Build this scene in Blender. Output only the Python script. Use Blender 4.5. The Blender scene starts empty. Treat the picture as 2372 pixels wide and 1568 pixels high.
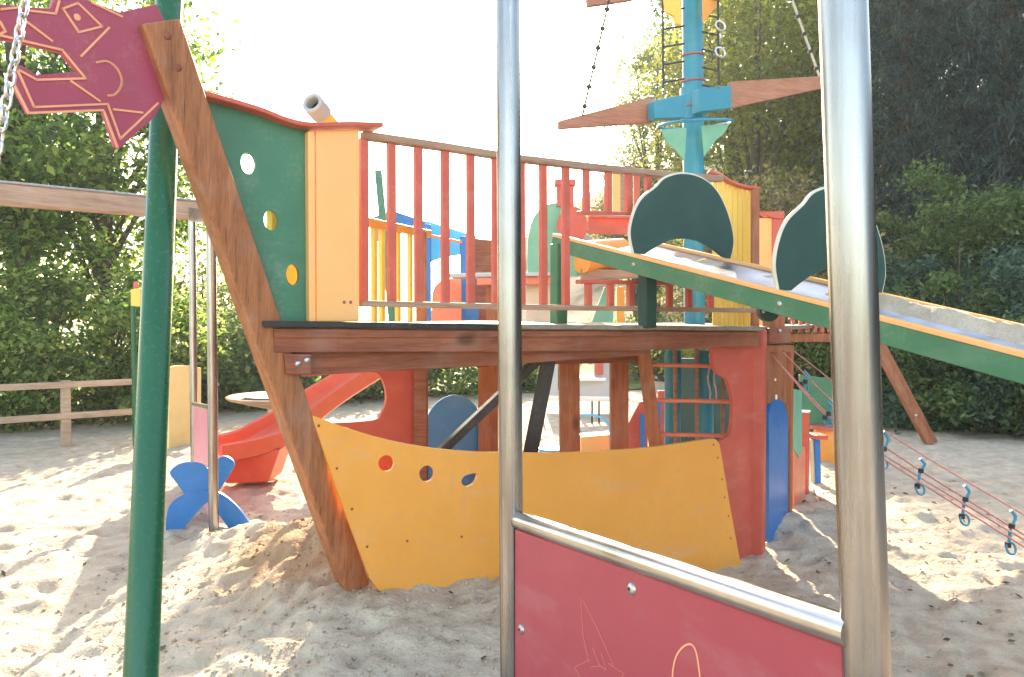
import bpy, bmesh, math, random
import numpy as np
from mathutils import Vector, Matrix
from mathutils.geometry import tessellate_polygon

R = math.radians
random.seed(7)
rng = np.random.default_rng(11)
SC = bpy.context.scene
COL = SC.collection

# ------------------------------------------------------------------ camera
LENS, PITCH, EYE = 28.0, R(1.37), 1.5
cam_d = bpy.data.cameras.new('camera')
cam_d.lens = LENS
cam_d.sensor_width = 36.0
cam_d.clip_start = 0.05
cam_d.clip_end = 2000
cam = bpy.data.objects.new('camera', cam_d)
cam.location = (0, 0, EYE)
cam.rotation_euler = (math.pi / 2 - PITCH, 0, 0)
COL.objects.link(cam)
SC.camera = cam

# ------------------------------------------------------------------ sky, sun, exposure
SUN_EL, SUN_AZ = R(24), R(0.0)
w = bpy.data.worlds.new('World')
SC.world = w
w.use_nodes = True
wn = w.node_tree.nodes
sky = wn.new('ShaderNodeTexSky')
sky.sky_type = 'NISHITA'
sky.sun_disc = False
sky.sun_elevation = SUN_EL
sky.sun_rotation = SUN_AZ
sky.air_density = 1.0
sky.dust_density = 1.2
sky.ozone_density = 1.0
w.node_tree.links.new(sky.outputs[0], wn['Background'].inputs[0])
wn['Background'].inputs[1].default_value = 0.15
sd = bpy.data.lights.new('sun', 'SUN')
sd.energy = 3.6
sd.angle = R(0.6)
sd.color = (1.0, 0.93, 0.82)
so = bpy.data.objects.new('sun', sd)
so.rotation_euler = (-(math.pi / 2 - SUN_EL), 0, -SUN_AZ)
COL.objects.link(so)
vs = SC.view_settings
vs.view_transform = 'Standard'
vs.look = 'None'
vs.gamma = 1
vs.exposure = 2.48
vs.use_white_balance = True
vs.white_balance_temperature = 8300
vs.white_balance_tint = 10
SC.cycles.max_bounces = 8
SC.cycles.diffuse_bounces = 4
SC.cycles.transmission_bounces = 4
SC.cycles.sample_clamp_indirect = 6

# ------------------------------------------------------------------ helpers: picture measures -> points in the place
FPX = LENS / 36.0 * 2371.0
def ray(px, py):
    dx, dy = (px - 1185.5) / FPX, (784.0 - py) / FPX
    return Vector((dx, math.cos(PITCH) + dy * math.sin(PITCH), -math.sin(PITCH) + dy * math.cos(PITCH)))
def at(px, py, Y):
    r = ray(px, py)
    return Vector((0, 0, EYE)) + r * (Y / r.y)
class Plane:
    """upright plane through two plan points"""
    def __init__(s, a, b, off=0.0):
        s.a = Vector((a[0], a[1], 0)); s.b = Vector((b[0], b[1], 0))
        s.d = (s.b - s.a).normalized()
        s.n = Vector((s.d.y, -s.d.x, 0))            # towards the viewer side when d runs to the right
        s.a = s.a + s.n * off; s.b = s.b + s.n * off
    def hit(s, px, py):
        r = ray(px, py); o = Vector((0, 0, EYE))
        t = (s.a - o).dot(s.n) / r.dot(s.n)
        return o + r * t
    def off(s, o):
        return Plane(s.a, s.b, o)
def plan(px, Y):
    p = at(px, 740, Y); return (p.x, p.y)

# ------------------------------------------------------------------ materials
MATS = {}
def _base(name):
    m = bpy.data.materials.new(name); m.use_nodes = True
    nt = m.node_tree; return m, nt, nt.nodes['Principled BSDF']
def _n(nt, t, **kw):
    n = nt.nodes.new(t)
    for k, v in kw.items(): setattr(n, k, v)
    return n
def paint(name, col, rough=0.42, var=0.10, scale=6.0, bump=0.06, spec=0.4, dirt=0.25, dirtcol=(0.36, 0.30, 0.23), scuff=0.0):
    m, nt, b = _base(name); L = nt.links.new
    tc = _n(nt, 'ShaderNodeTexCoord')
    n1 = _n(nt, 'ShaderNodeTexNoise'); n1.inputs['Scale'].default_value = scale; n1.inputs['Detail'].default_value = 6
    n2 = _n(nt, 'ShaderNodeTexNoise'); n2.inputs['Scale'].default_value = scale * 9; n2.inputs['Detail'].default_value = 5
    L(tc.outputs['Object'], n1.inputs['Vector']); L(tc.outputs['Object'], n2.inputs['Vector'])
    cr = _n(nt, 'ShaderNodeValToRGB')
    cr.color_ramp.elements[0].position = .3; cr.color_ramp.elements[1].position = .72
    cr.color_ramp.elements[0].color = tuple(c * (1 - var) for c in col) + (1,)
    cr.color_ramp.elements[1].color = tuple(min(1, c * (1 + var)) for c in col) + (1,)
    L(n1.outputs['Fac'], cr.inputs['Fac'])
    dm = _n(nt, 'ShaderNodeMath', operation='MULTIPLY'); L(n1.outputs['Fac'], dm.inputs[0]); L(n2.outputs['Fac'], dm.inputs[1])
    dr = _n(nt, 'ShaderNodeMapRange'); dr.inputs['From Min'].default_value = .27; dr.inputs['From Max'].default_value = .5; dr.inputs['To Max'].default_value = dirt
    L(dm.outputs[0], dr.inputs['Value'])
    mx = _n(nt, 'ShaderNodeMix', data_type='RGBA'); L(dr.outputs[0], mx.inputs[0]); L(cr.outputs[0], mx.inputs[6]); mx.inputs[7].default_value = dirtcol + (1,)
    out = mx.outputs[2]
    if scuff:
        for ang, sc_, lo in ((.5, (1.2, 1.2, 38), .66), (-.9, (38, 38, 1.0), .67), (0, (.9, .9, 2.6), .56)):
            mp = _n(nt, 'ShaderNodeMapping'); mp.inputs['Scale'].default_value = sc_; mp.inputs['Rotation'].default_value = (ang, ang * .6, ang)
            L(tc.outputs['Object'], mp.inputs['Vector'])
            ns = _n(nt, 'ShaderNodeTexNoise'); ns.inputs['Scale'].default_value = 2.4; ns.inputs['Detail'].default_value = 9; ns.inputs['Roughness'].default_value = .62; L(mp.outputs[0], ns.inputs['Vector'])
            sr = _n(nt, 'ShaderNodeMapRange'); sr.inputs['From Min'].default_value = lo; sr.inputs['From Max'].default_value = lo + .09; sr.inputs['To Max'].default_value = scuff
            L(ns.outputs['Fac'], sr.inputs['Value'])
            m2 = _n(nt, 'ShaderNodeMix', data_type='RGBA'); L(sr.outputs[0], m2.inputs[0]); L(out, m2.inputs[6]); m2.inputs[7].default_value = tuple(min(1, .55 * c + .22) for c in col) + (1,)
            out = m2.outputs[2]
    L(out, b.inputs['Base Color'])
    rr = _n(nt, 'ShaderNodeMapRange'); rr.inputs['To Min'].default_value = rough - .08; rr.inputs['To Max'].default_value = rough + .14
    L(n2.outputs['Fac'], rr.inputs['Value']); L(rr.outputs[0], b.inputs['Roughness'])
    b.inputs['Specular IOR Level'].default_value = spec
    bp = _n(nt, 'ShaderNodeBump'); bp.inputs['Strength'].default_value = bump; bp.inputs['Distance'].default_value = .01
    L(n2.outputs['Fac'], bp.inputs['Height']); L(bp.outputs[0], b.inputs['Normal'])
    MATS[name] = m; return m
def wood(name, dark, light, stretch=(9, 9, 0.7), rough=0.5, bump=0.25, spec=.4):
    m, nt, b = _base(name); L = nt.links.new
    tc = _n(nt, 'ShaderNodeTexCoord'); mp = _n(nt, 'ShaderNodeMapping'); mp.inputs['Scale'].default_value = stretch
    L(tc.outputs['Object'], mp.inputs['Vector'])
    n1 = _n(nt, 'ShaderNodeTexNoise'); n1.inputs['Scale'].default_value = 3.2; n1.inputs['Detail'].default_value = 8; n1.inputs['Distortion'].default_value = .6
    n2 = _n(nt, 'ShaderNodeTexNoise'); n2.inputs['Scale'].default_value = 17; n2.inputs['Detail'].default_value = 5
    n3 = _n(nt, 'ShaderNodeTexNoise'); n3.inputs['Scale'].default_value = 2.0; n3.inputs['Detail'].default_value = 3
    L(mp.outputs[0], n1.inputs['Vector']); L(mp.outputs[0], n2.inputs['Vector']); L(tc.outputs['Object'], n3.inputs['Vector'])
    ad = _n(nt, 'ShaderNodeMath', operation='MULTIPLY_ADD'); ad.inputs[1].default_value = .45; L(n2.outputs['Fac'], ad.inputs[0])
    ml = _n(nt, 'ShaderNodeMath', operation='MULTIPLY'); ml.inputs[1].default_value = .55; L(n1.outputs['Fac'], ml.inputs[0]); L(ml.outputs[0], ad.inputs[2])
    cr = _n(nt, 'ShaderNodeValToRGB'); cr.color_ramp.elements[0].position = .36; cr.color_ramp.elements[1].position = .64
    cr.color_ramp.elements[0].color = dark + (1,); cr.color_ramp.elements[1].color = light + (1,)
    L(ad.outputs[0], cr.inputs['Fac'])
    hs = _n(nt, 'ShaderNodeHueSaturation'); vr = _n(nt, 'ShaderNodeMapRange'); vr.inputs['To Min'].default_value = .72; vr.inputs['To Max'].default_value = 1.28
    L(n3.outputs['Fac'], vr.inputs['Value']); L(vr.outputs[0], hs.inputs['Value']); L(cr.outputs[0], hs.inputs['Color'])
    mp2 = _n(nt, 'ShaderNodeMapping'); mp2.inputs['Scale'].default_value = tuple(c * (5 if c > 3 else .8) for c in stretch); L(tc.outputs['Object'], mp2.inputs['Vector'])
    n4 = _n(nt, 'ShaderNodeTexNoise'); n4.inputs['Scale'].default_value = 1.6; n4.inputs['Detail'].default_value = 3; L(mp2.outputs[0], n4.inputs['Vector'])
    ck = _n(nt, 'ShaderNodeMapRange'); ck.inputs['From Min'].default_value = .68; ck.inputs['From Max'].default_value = .74; ck.inputs['To Max'].default_value = .8; L(n4.outputs['Fac'], ck.inputs['Value'])
    vo = _n(nt, 'ShaderNodeTexVoronoi'); vo.inputs['Scale'].default_value = 1.1
    mp3 = _n(nt, 'ShaderNodeMapping'); mp3.inputs['Scale'].default_value = tuple(3.0 if c > 3 else 1.6 for c in stretch); L(tc.outputs['Object'], mp3.inputs['Vector']); L(mp3.outputs[0], vo.inputs['Vector'])
    kn = _n(nt, 'ShaderNodeMapRange'); kn.inputs['From Min'].default_value = .05; kn.inputs['From Max'].default_value = .13; kn.inputs['To Min'].default_value = .75; kn.inputs['To Max'].default_value = 0; L(vo.outputs['Distance'], kn.inputs['Value'])
    mk = _n(nt, 'ShaderNodeMath', operation='MAXIMUM'); L(ck.outputs[0], mk.inputs[0]); L(kn.outputs[0], mk.inputs[1])
    n5 = _n(nt, 'ShaderNodeTexNoise'); n5.inputs['Scale'].default_value = 5; n5.inputs['Detail'].default_value = 8; L(tc.outputs['Object'], n5.inputs['Vector'])
    wr = _n(nt, 'ShaderNodeMapRange'); wr.inputs['From Min'].default_value = .52; wr.inputs['From Max'].default_value = .72; wr.inputs['To Max'].default_value = .4; L(n5.outputs['Fac'], wr.inputs['Value'])
    mw = _n(nt, 'ShaderNodeMix', data_type='RGBA'); L(wr.outputs[0], mw.inputs[0]); L(hs.outputs[0], mw.inputs[6]); mw.inputs[7].default_value = tuple(.5 * c + .13 for c in light) + (1,)
    mx = _n(nt, 'ShaderNodeMix', data_type='RGBA'); L(mk.outputs[0], mx.inputs[0]); L(mw.outputs[2], mx.inputs[6]); mx.inputs[7].default_value = tuple(c * .35 for c in dark) + (1,)
    L(mx.outputs[2], b.inputs['Base Color'])
    b.inputs['Roughness'].default_value = rough + .08; b.inputs['Specular IOR Level'].default_value = spec * .7
    sb_ = _n(nt, 'ShaderNodeMath', operation='SUBTRACT'); L(ad.outputs[0], sb_.inputs[0]); L(ck.outputs[0], sb_.inputs[1])
    bp = _n(nt, 'ShaderNodeBump'); bp.inputs['Strength'].default_value = bump; bp.inputs['Distance'].default_value = .004
    L(sb_.outputs[0], bp.inputs['Height']); L(bp.outputs[0], b.inputs['Normal'])
    MATS[name] = m; return m
def metal(name, col, rough=.3, stretch=(60, 60, 1.2), bump=.05):
    m, nt, b = _base(name); L = nt.links.new
    tc = _n(nt, 'ShaderNodeTexCoord'); mp = _n(nt, 'ShaderNodeMapping'); mp.inputs['Scale'].default_value = stretch
    L(tc.outputs['Object'], mp.inputs['Vector'])
    n1 = _n(nt, 'ShaderNodeTexNoise'); n1.inputs['Scale'].default_value = 3; n1.inputs['Detail'].default_value = 6
    n2 = _n(nt, 'ShaderNodeTexNoise'); n2.inputs['Scale'].default_value = 5; n2.inputs['Detail'].default_value = 4
    L(mp.outputs[0], n1.inputs['Vector']); L(tc.outputs['Object'], n2.inputs['Vector'])
    cr = _n(nt, 'ShaderNodeValToRGB'); cr.color_ramp.elements[0].color = tuple(c * .82 for c in col) + (1,); cr.color_ramp.elements[1].color = tuple(min(1, c * 1.1) for c in col) + (1,)
    mf = _n(nt, 'ShaderNodeMath', operation='MULTIPLY_ADD'); mf.inputs[1].default_value = .45; L(n2.outputs['Fac'], mf.inputs[0])
    m3 = _n(nt, 'ShaderNodeMath', operation='MULTIPLY'); m3.inputs[1].default_value = .6; L(n1.outputs['Fac'], m3.inputs[0]); L(m3.outputs[0], mf.inputs[2])
    cr.color_ramp.elements[0].position = .35; cr.color_ramp.elements[1].position = .65
    cr.color_ramp.elements[0].color = (col[0] * .7, col[1] * .66, col[2] * .62, 1)
    L(mf.outputs[0], cr.inputs['Fac']); L(cr.outputs[0], b.inputs['Base Color'])
    b.inputs['Metallic'].default_value = 1
    rr = _n(nt, 'ShaderNodeMapRange'); rr.inputs['To Min'].default_value = rough - .07; rr.inputs['To Max'].default_value = rough + .13
    L(n1.outputs['Fac'], rr.inputs['Value']); L(rr.outputs[0], b.inputs['Roughness'])
    bp = _n(nt, 'ShaderNodeBump'); bp.inputs['Strength'].default_value = bump; bp.inputs['Distance'].default_value = .002
    L(n1.outputs['Fac'], bp.inputs['Height']); L(bp.outputs[0], b.inputs['Normal'])
    MATS[name] = m; return m
def leaf(name, c0, c1, c2, trans=.4, rough=.5):
    m, nt, b = _base(name); L = nt.links.new
    g = _n(nt, 'ShaderNodeNewGeometry'); cr = _n(nt, 'ShaderNodeValToRGB')
    cr.color_ramp.elements[0].color = c0 + (1,); cr.color_ramp.elements[1].color = c2 + (1,)
    e = cr.color_ramp.elements.new(.55); e.color = c1 + (1,)
    L(g.outputs['Random Per Island'], cr.inputs['Fac'])
    L(cr.outputs[0], b.inputs['Base Color']); b.inputs['Roughness'].default_value = rough; b.inputs['Specular IOR Level'].default_value = .35
    tr = _n(nt, 'ShaderNodeBsdfTranslucent'); hs = _n(nt, 'ShaderNodeHueSaturation'); hs.inputs['Hue'].default_value = .495; hs.inputs['Saturation'].default_value = 1.1; hs.inputs['Value'].default_value = 2.1
    L(cr.outputs[0], hs.inputs['Color']); L(hs.outputs[0], tr.inputs['Color'])
    mx = _n(nt, 'ShaderNodeMixShader'); mx.inputs[0].default_value = trans
    L(b.outputs[0], mx.inputs[1]); L(tr.outputs[0], mx.inputs[2]); L(mx.outputs[0], nt.nodes['Material Output'].inputs['Surface'])
    MATS[name] = m; return m
def sand_mat():
    m, nt, b = _base('sand'); L = nt.links.new
    tc = _n(nt, 'ShaderNodeTexCoord')
    def noise(s, d=6, dist=0):
        n = _n(nt, 'ShaderNodeTexNoise'); n.inputs['Scale'].default_value = s; n.inputs['Detail'].default_value = d; n.inputs['Distortion'].default_value = dist
        L(tc.outputs['Object'], n.inputs['Vector']); return n
    big, mid, fin = noise(.9, 6), noise(7, 7), noise(120, 4)
    cr = _n(nt, 'ShaderNodeValToRGB'); cr.color_ramp.elements[0].position = .32; cr.color_ramp.elements[1].position = .68
    cr.color_ramp.elements[0].color = (.43, .335, .25, 1); cr.color_ramp.elements[1].color = (.60, .49, .375, 1)
    L(mid.outputs['Fac'], cr.inputs['Fac'])
    # dug-up damp sand by the stem
    sp = _n(nt, 'ShaderNodeVectorMath', operation='DISTANCE'); sp.inputs[1].default_value = (-1.0, 4.55, .15); L(tc.outputs['Object'], sp.inputs[0])
    ad = _n(nt, 'ShaderNodeMath', operation='MULTIPLY_ADD'); ad.inputs[1].default_value = 1.3; L(big.outputs['Fac'], ad.inputs[0]); 
    sub = _n(nt, 'ShaderNodeMath', operation='MULTIPLY_ADD'); sub.inputs[1].default_value = .55; L(mid.outputs['Fac'], sub.inputs[0]); L(sp.outputs['Value'], sub.inputs[2]); L(sub.outputs[0], ad.inputs[2])
    mr = _n(nt, 'ShaderNodeMapRange'); mr.inputs['From Min'].default_value = 1.35; mr.inputs['From Max'].default_value = 1.85; mr.inputs['To Min'].default_value = .8; mr.inputs['To Max'].default_value = 0
    L(ad.outputs[0], mr.inputs['Value'])
    mx = _n(nt, 'ShaderNodeMix', data_type='RGBA'); L(mr.outputs[0], mx.inputs[0]); L(cr.outputs[0], mx.inputs[6]); mx.inputs[7].default_value = (.34, .20, .105, 1)
    fr = _n(nt, 'ShaderNodeMapRange'); fr.inputs['To Min'].default_value = .7; fr.inputs['To Max'].default_value = 1.25; L(fin.outputs['Fac'], fr.inputs['Value'])
    hs = _n(nt, 'ShaderNodeHueSaturation'); L(fr.outputs[0], hs.inputs['Value']); L(mx.outputs[2], hs.inputs['Color'])
    L(hs.outputs[0], b.inputs['Base Color']); b.inputs['Roughness'].default_value = .9; b.inputs['Specular IOR Level'].default_value = .15
    s2 = noise(28, 6)
    h = _n(nt, 'ShaderNodeMath', operation='MULTIPLY_ADD'); h.inputs[1].default_value = .35; L(fin.outputs['Fac'], h.inputs[0]); L(s2.outputs['Fac'], h.inputs[2])
    bp = _n(nt, 'ShaderNodeBump'); bp.inputs['Strength'].default_value = .75; bp.inputs['Distance'].default_value = .025
    L(h.outputs[0], bp.inputs['Height']); L(bp.outputs[0], b.inputs['Normal'])
    MATS['sand'] = m
def noisy(name, c0, c1, scale=4, rough=.9, bump=.4):
    m, nt, b = _base(name); L = nt.links.new
    tc = _n(nt, 'ShaderNodeTexCoord'); n = _n(nt, 'ShaderNodeTexNoise'); n.inputs['Scale'].default_value = scale; n.inputs['Detail'].default_value = 8
    L(tc.outputs['Object'], n.inputs['Vector']); cr = _n(nt, 'ShaderNodeValToRGB'); cr.color_ramp.elements[0].position = .35; cr.color_ramp.elements[1].position = .65
    cr.color_ramp.elements[0].color = c0 + (1,); cr.color_ramp.elements[1].color = c1 + (1,)
    L(n.outputs['Fac'], cr.inputs['Fac']); L(cr.outputs[0], b.inputs['Base Color']); b.inputs['Roughness'].default_value = rough; b.inputs['Specular IOR Level'].default_value = .2
    bp = _n(nt, 'ShaderNodeBump'); bp.inputs['Strength'].default_value = bump; bp.inputs['Distance'].default_value = .05
    L(n.outputs['Fac'], bp.inputs['Height']); L(bp.outputs[0], b.inputs['Normal'])
    MATS[name] = m
sand_mat()
noisy('grass', (.05, .09, .02), (.13, .19, .05), 3)
noisy('soil', (.03, .035, .02), (.07, .06, .035), 2)
noisy('bark', (.05, .04, .03), (.13, .10, .075), 14)
paint('yellow_hull', (.80, .33, .065), .38, .06, 3, .04, dirt=.22, scuff=0.28)
paint('yellow', (.80, .52, .09), .4, .06)
paint('yellow_pale', (.80, .58, .25), .45, .08)
paint('orange_panel', (.86, .43, .16), .4, .05, 4, scuff=0.15)
paint('orange', (.80, .30, .06), .4)
paint('red', (.53, .095, .065), .42, .10, scuff=.2)
paint('red_slide', (.62, .11, .055), .3, .06)
paint('salmon', (.72, .20, .11), .4)
paint('pink_panel', (.37, .052, .074), .38, .05, 2.2, .03, dirt=.12, scuff=.14)
paint('pink', (.68, .24, .30), .4)
paint('dragon', (.36, .052, .095), .42, .06, scuff=0.12)
paint('scratch', (.60, .19, .16), .6, .1, dirt=.1)
paint('engraved', (.78, .35, .20), .6, .1, dirt=.1)
paint('green_panel', (.032, .17, .10), .4, .12, scuff=0.1)
paint('green_pole', (.006, .10, .048), .22, .05, spec=.35, dirt=.02)
paint('green_side', (.035, .17, .085), .4, .1, scuff=0.15)
paint('green_fin', (.012, .058, .048), .5, .1, dirt=.06)
paint('cut_edge', (.62, .58, .48), .5)
paint('green_light', (.16, .42, .28), .4)
paint('blue', (.004, .145, .43), .35, .08, dirt=.12, scuff=0.1)
paint('blue_dull', (.05, .22, .43), .4, .1)
paint('teal', (.006, .23, .33), .32, .06, dirt=.1, scuff=0.1)
paint('cyan', (.03, .44, .74), .4)
paint('cream', (.62, .52, .38), .6)
paint('white', (.78, .77, .72), .5, .04)
paint('grey', (.42, .43, .44), .5)
paint('black', (.018, .018, .02), .4, .2, dirt=.12)
paint('rope_net', (.60, .24, .21), .8, .2, 60)
paint('rope_red', (.50, .13, .12), .8, .2, 60)
paint('rope_dark', (.05, .05, .055), .8, .2, 60)
paint('rope_light', (.5, .46, .38), .8, .2, 60)
paint('clip_blue', (.02, .25, .42), .35)
metal('tray', (.42, .49, .60), .36, (3, 3, 3), .2)
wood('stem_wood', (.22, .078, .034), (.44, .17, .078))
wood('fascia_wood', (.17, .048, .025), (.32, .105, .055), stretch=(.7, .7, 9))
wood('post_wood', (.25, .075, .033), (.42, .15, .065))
wood('rail_wood', (.27, .15, .10), (.42, .26, .18), stretch=(.7, .7, 9))
wood('yard_wood', (.32, .12, .07), (.50, .22, .14), stretch=(.7, .7, 9))
wood('beam_wood', (.32, .21, .15), (.52, .37, .28), stretch=(.6, .6, 12))
wood('fence_wood', (.30, .20, .14), (.5, .36, .26), stretch=(.7, .7, 9))
wood('deck_wood', (.16, .12, .09), (.30, .25, .20), stretch=(.7, 8, 9))
metal('steel', (.32, .325, .335), .24, (22, 22, .5), bump=.015)
metal('steel_rail', (.55, .54, .53), .2, (1.5, 1.5, 1.5), .0)
metal('chain_steel', (.62, .62, .63), .3, (20, 20, 20))
metal('zinc', (.5, .5, .52), .35, (9, 9, 9))
leaf('leaf_left', (.035, .075, .025), (.085, .155, .04), (.24, .30, .09), .6)
leaf('leaf_shrub', (.05, .09, .03), (.09, .145, .045), (.2, .24, .1), .55)
leaf('leaf_airy', (.09, .13, .06), (.16, .2, .09), (.3, .32, .18), .5)
leaf('leaf_conifer', (.016, .04, .038), (.032, .062, .056), (.075, .105, .08), .35)
leaf('leaf_sunny', (.075, .095, .02), (.14, .155, .035), (.24, .23, .06), .55)
leaf('leaf_dry', (.07, .06, .03), (.15, .12, .05), (.26, .21, .09), .4)
leaf('leaf_laurel', (.025, .06, .04), (.05, .10, .06), (.12, .18, .10), .4, .4)
leaf('leaf_bright', (.04, .085, .025), (.11, .18, .05), (.32, .36, .13), .6)
leaf('leaf_fallen', (.05, .03, .02), (.10, .06, .03), (.16, .10, .05), .1)

# ------------------------------------------------------------------ geometry helpers: every shape is (verts, faces) in world metres
def slab(outer, n, t, holes=()):
    """plate: outline points on a plane, extruded by t against n (n points to the front)"""
    loops = [list(outer)] + [list(h) for h in holes]
    tri = tessellate_polygon(loops)
    flat = [p for l in loops for p in l]
    N = len(flat); back = n * (-t)
    V = [p.copy() for p in flat] + [p + back for p in flat]
    F = [tuple(f) for f in tri] + [tuple(i + N for i in reversed(f)) for f in tri]
    o = 0
    for l in loops:
        k = len(l)
        for i in range(k):
            a, b = o + i, o + (i + 1) % k
            F.append((a, b, b + N, a + N))
        o += k
    return V, F
def bar(a, b, wd, ht, up=None, taper=1.0):
    """board from a to b; wd across, ht along 'up'"""
    a, b = Vector(a), Vector(b); d = (b - a).normalized()
    up = Vector(up) if up is not None else (Vector((0, 0, 1)) if abs(d.z) < .9 else Vector((0, -1, 0)))
    s = d.cross(up).normalized(); u = s.cross(d).normalized()
    V = []
    for p, k in ((a, 1.0), (b, taper)):
        for x, y in ((-.5, -.5), (.5, -.5), (.5, .5), (-.5, .5)):
            V.append(p + s * (x * wd * k) + u * (y * ht * k))
    return V, [(0, 3, 2, 1), (4, 5, 6, 7), (0, 1, 5, 4), (1, 2, 6, 5), (2, 3, 7, 6), (3, 0, 4, 7)]
def tube(pts, r, seg=16, cap=True, closed=False):
    pts = [Vector(p) for p in pts]; n = len(pts)
    rs = r if isinstance(r, (list, tuple)) else [r] * n
    V, F = [], []; prev = None
    for i, p in enumerate(pts):
        if closed: d = (pts[(i + 1) % n] - pts[i - 1]).normalized()
        else: d = (pts[min(i + 1, n - 1)] - pts[max(i - 1, 0)]).normalized()
        if prev is None:
            prev = d.orthogonal().normalized()
        s = (prev - d * prev.dot(d)).normalized(); prev = s; u = d.cross(s)
        for k in range(seg):
            a = 2 * math.pi * k / seg
            V.append(p + (s * math.cos(a) + u * math.sin(a)) * rs[i])
    m = n if closed else n - 1
    for i in range(m):
        for k in range(seg):
            a, b = i * seg + k, i * seg + (k + 1) % seg
            c, e = ((i + 1) % n) * seg + (k + 1) % seg, ((i + 1) % n) * seg + k
            F.append((a, b, c, e))
    if cap and not closed:
        F.append(tuple(reversed(range(seg)))); F.append(tuple(range((n - 1) * seg, n * seg)))
    return V, F
def ring(c, r, t, n, seg=18, sub=8, squash=1.0, upv=None):
    n = Vector(n).normalized(); s = Vector(upv).normalized() if upv is not None else n.orthogonal().normalized(); u = n.cross(s)
    return tube([Vector(c) + s * r * math.cos(2 * math.pi * i / seg) + u * r * squash * math.sin(2 * math.pi * i / seg) for i in range(seg)], t, sub, closed=True)
def dome(c, r, n, h=.6, seg=14, rings=4):
    n = Vector(n).normalized(); s = n.orthogonal().normalized(); u = n.cross(s); c = Vector(c)
    V, F = [], []
    for j in range(rings):
        a = j / rings * math.pi / 2
        for k in range(seg):
            b = 2 * math.pi * k / seg
            V.append(c + (s * math.cos(b) + u * math.sin(b)) * r * math.cos(a) + n * h * r * math.sin(a))
    V.append(c + n * h * r)
    for j in range(rings - 1):
        for k in range(seg):
            F.append((j * seg + k, j * seg + (k + 1) % seg, (j + 1) * seg + (k + 1) % seg, (j + 1) * seg + k))
    for k in range(seg): F.append(((rings - 1) * seg + k, (rings - 1) * seg + (k + 1) % seg, len(V) - 1))
    return V, F
def lathe(c, prof, seg=28):
    c = Vector(c); V, F = [], []
    for r, z in prof:
        for k in range(seg):
            a = 2 * math.pi * k / seg; V.append(c + Vector((r * math.cos(a), r * math.sin(a), z)))
    for i in range(len(prof) - 1):
        for k in range(seg): F.append((i * seg + k, i * seg + (k + 1) % seg, (i + 1) * seg + (k + 1) % seg, (i + 1) * seg + k))
    F.append(tuple(reversed(range(seg)))); F.append(tuple(range((len(prof) - 1) * seg, len(prof) * seg)))
    return V, F
def join(*gs):
    V, F = [], []
    for v, f in gs:
        o = len(V); V += v; F += [tuple(i + o for i in q) for q in f]
    return V, F
OFF = {}
def mesh_obj(name, geo, mat, loc, bevel=0.0, smooth=False, seg=2):
    V, F = geo
    me = bpy.data.meshes.new(name)
    me.from_pydata([tuple(Vector(v) - loc) for v in V], [], F); me.validate()
    bm = bmesh.new(); bm.from_mesh(me); bmesh.ops.recalc_face_normals(bm, faces=bm.faces); bm.to_mesh(me); bm.free()
    me.materials.append(MATS[mat])
    o = bpy.data.objects.new(name, me); COL.objects.link(o)
    if bevel:
        md = o.modifiers.new('edge', 'BEVEL'); md.width = bevel; md.segments = seg; md.limit_method = 'ANGLE'; md.angle_limit = R(40)
    if smooth:
        me.polygons.foreach_set('use_smooth', [True] * len(me.polygons))
        me.set_sharp_from_angle(angle=R(42))
    return o
def tag(o, label, cat, group=None, kind=None):
    if label: o['label'] = label
    if cat: o['category'] = cat
    if group: o['group'] = group
    if kind: o['kind'] = kind
    return o
def thing(name, label, cat, loc, group=None):
    o = bpy.data.objects.new(name, None); COL.objects.link(o)
    o.location = Vector(loc); o.empty_display_size = .1; OFF[o] = Vector(loc)
    return tag(o, label, cat, group)
def part(name, geo, mat, parent, bevel=0.0, smooth=False, label=None, seg=2):
    o = mesh_obj(name, geo, mat, OFF[parent], bevel, smooth, seg)
    o.parent = parent; OFF[o] = OFF[parent]
    if label: o['label'] = label
    return o
def solo(name, geo, mat, label, cat, bevel=0.0, smooth=False, group=None):
    V = geo[0]; mn = Vector((sum(v[0] for v in V) / len(V), sum(v[1] for v in V) / len(V), min(v[2] for v in V)))
    o = mesh_obj(name, geo, mat, mn, bevel, smooth); o.location = mn; OFF[o] = mn
    return tag(o, label, cat, group)
def P(pl, pts): return [pl.hit(x, y) for x, y in pts]
def curve(pts, n=6):
    """Catmull-Rom through picture points"""
    out = []; m = len(pts)
    for i in range(m - 1):
        p0, p1, p2, p3 = pts[max(i - 1, 0)], pts[i], pts[i + 1], pts[min(i + 2, m - 1)]
        for k in range(n):
            t = k / n
            out.append(tuple(.5 * (2 * p1[j] + (p2[j] - p0[j]) * t + (2 * p0[j] - 5 * p1[j] + 4 * p2[j] - p3[j]) * t * t + (3 * p1[j] - p0[j] - 3 * p2[j] + p3[j]) * t ** 3) for j in range(len(p1))))
    out.append(tuple(pts[-1])); return out
def circ(cx, cy, rx, ry, n=24, rot=0.0):
    c, s = math.cos(rot), math.sin(rot)
    return [(cx + rx * math.cos(2 * math.pi * i / n) * c - ry * math.sin(2 * math.pi * i / n) * s, cy + rx * math.cos(2 * math.pi * i / n) * s + ry * math.sin(2 * math.pi * i / n) * c) for i in range(n)]

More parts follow.
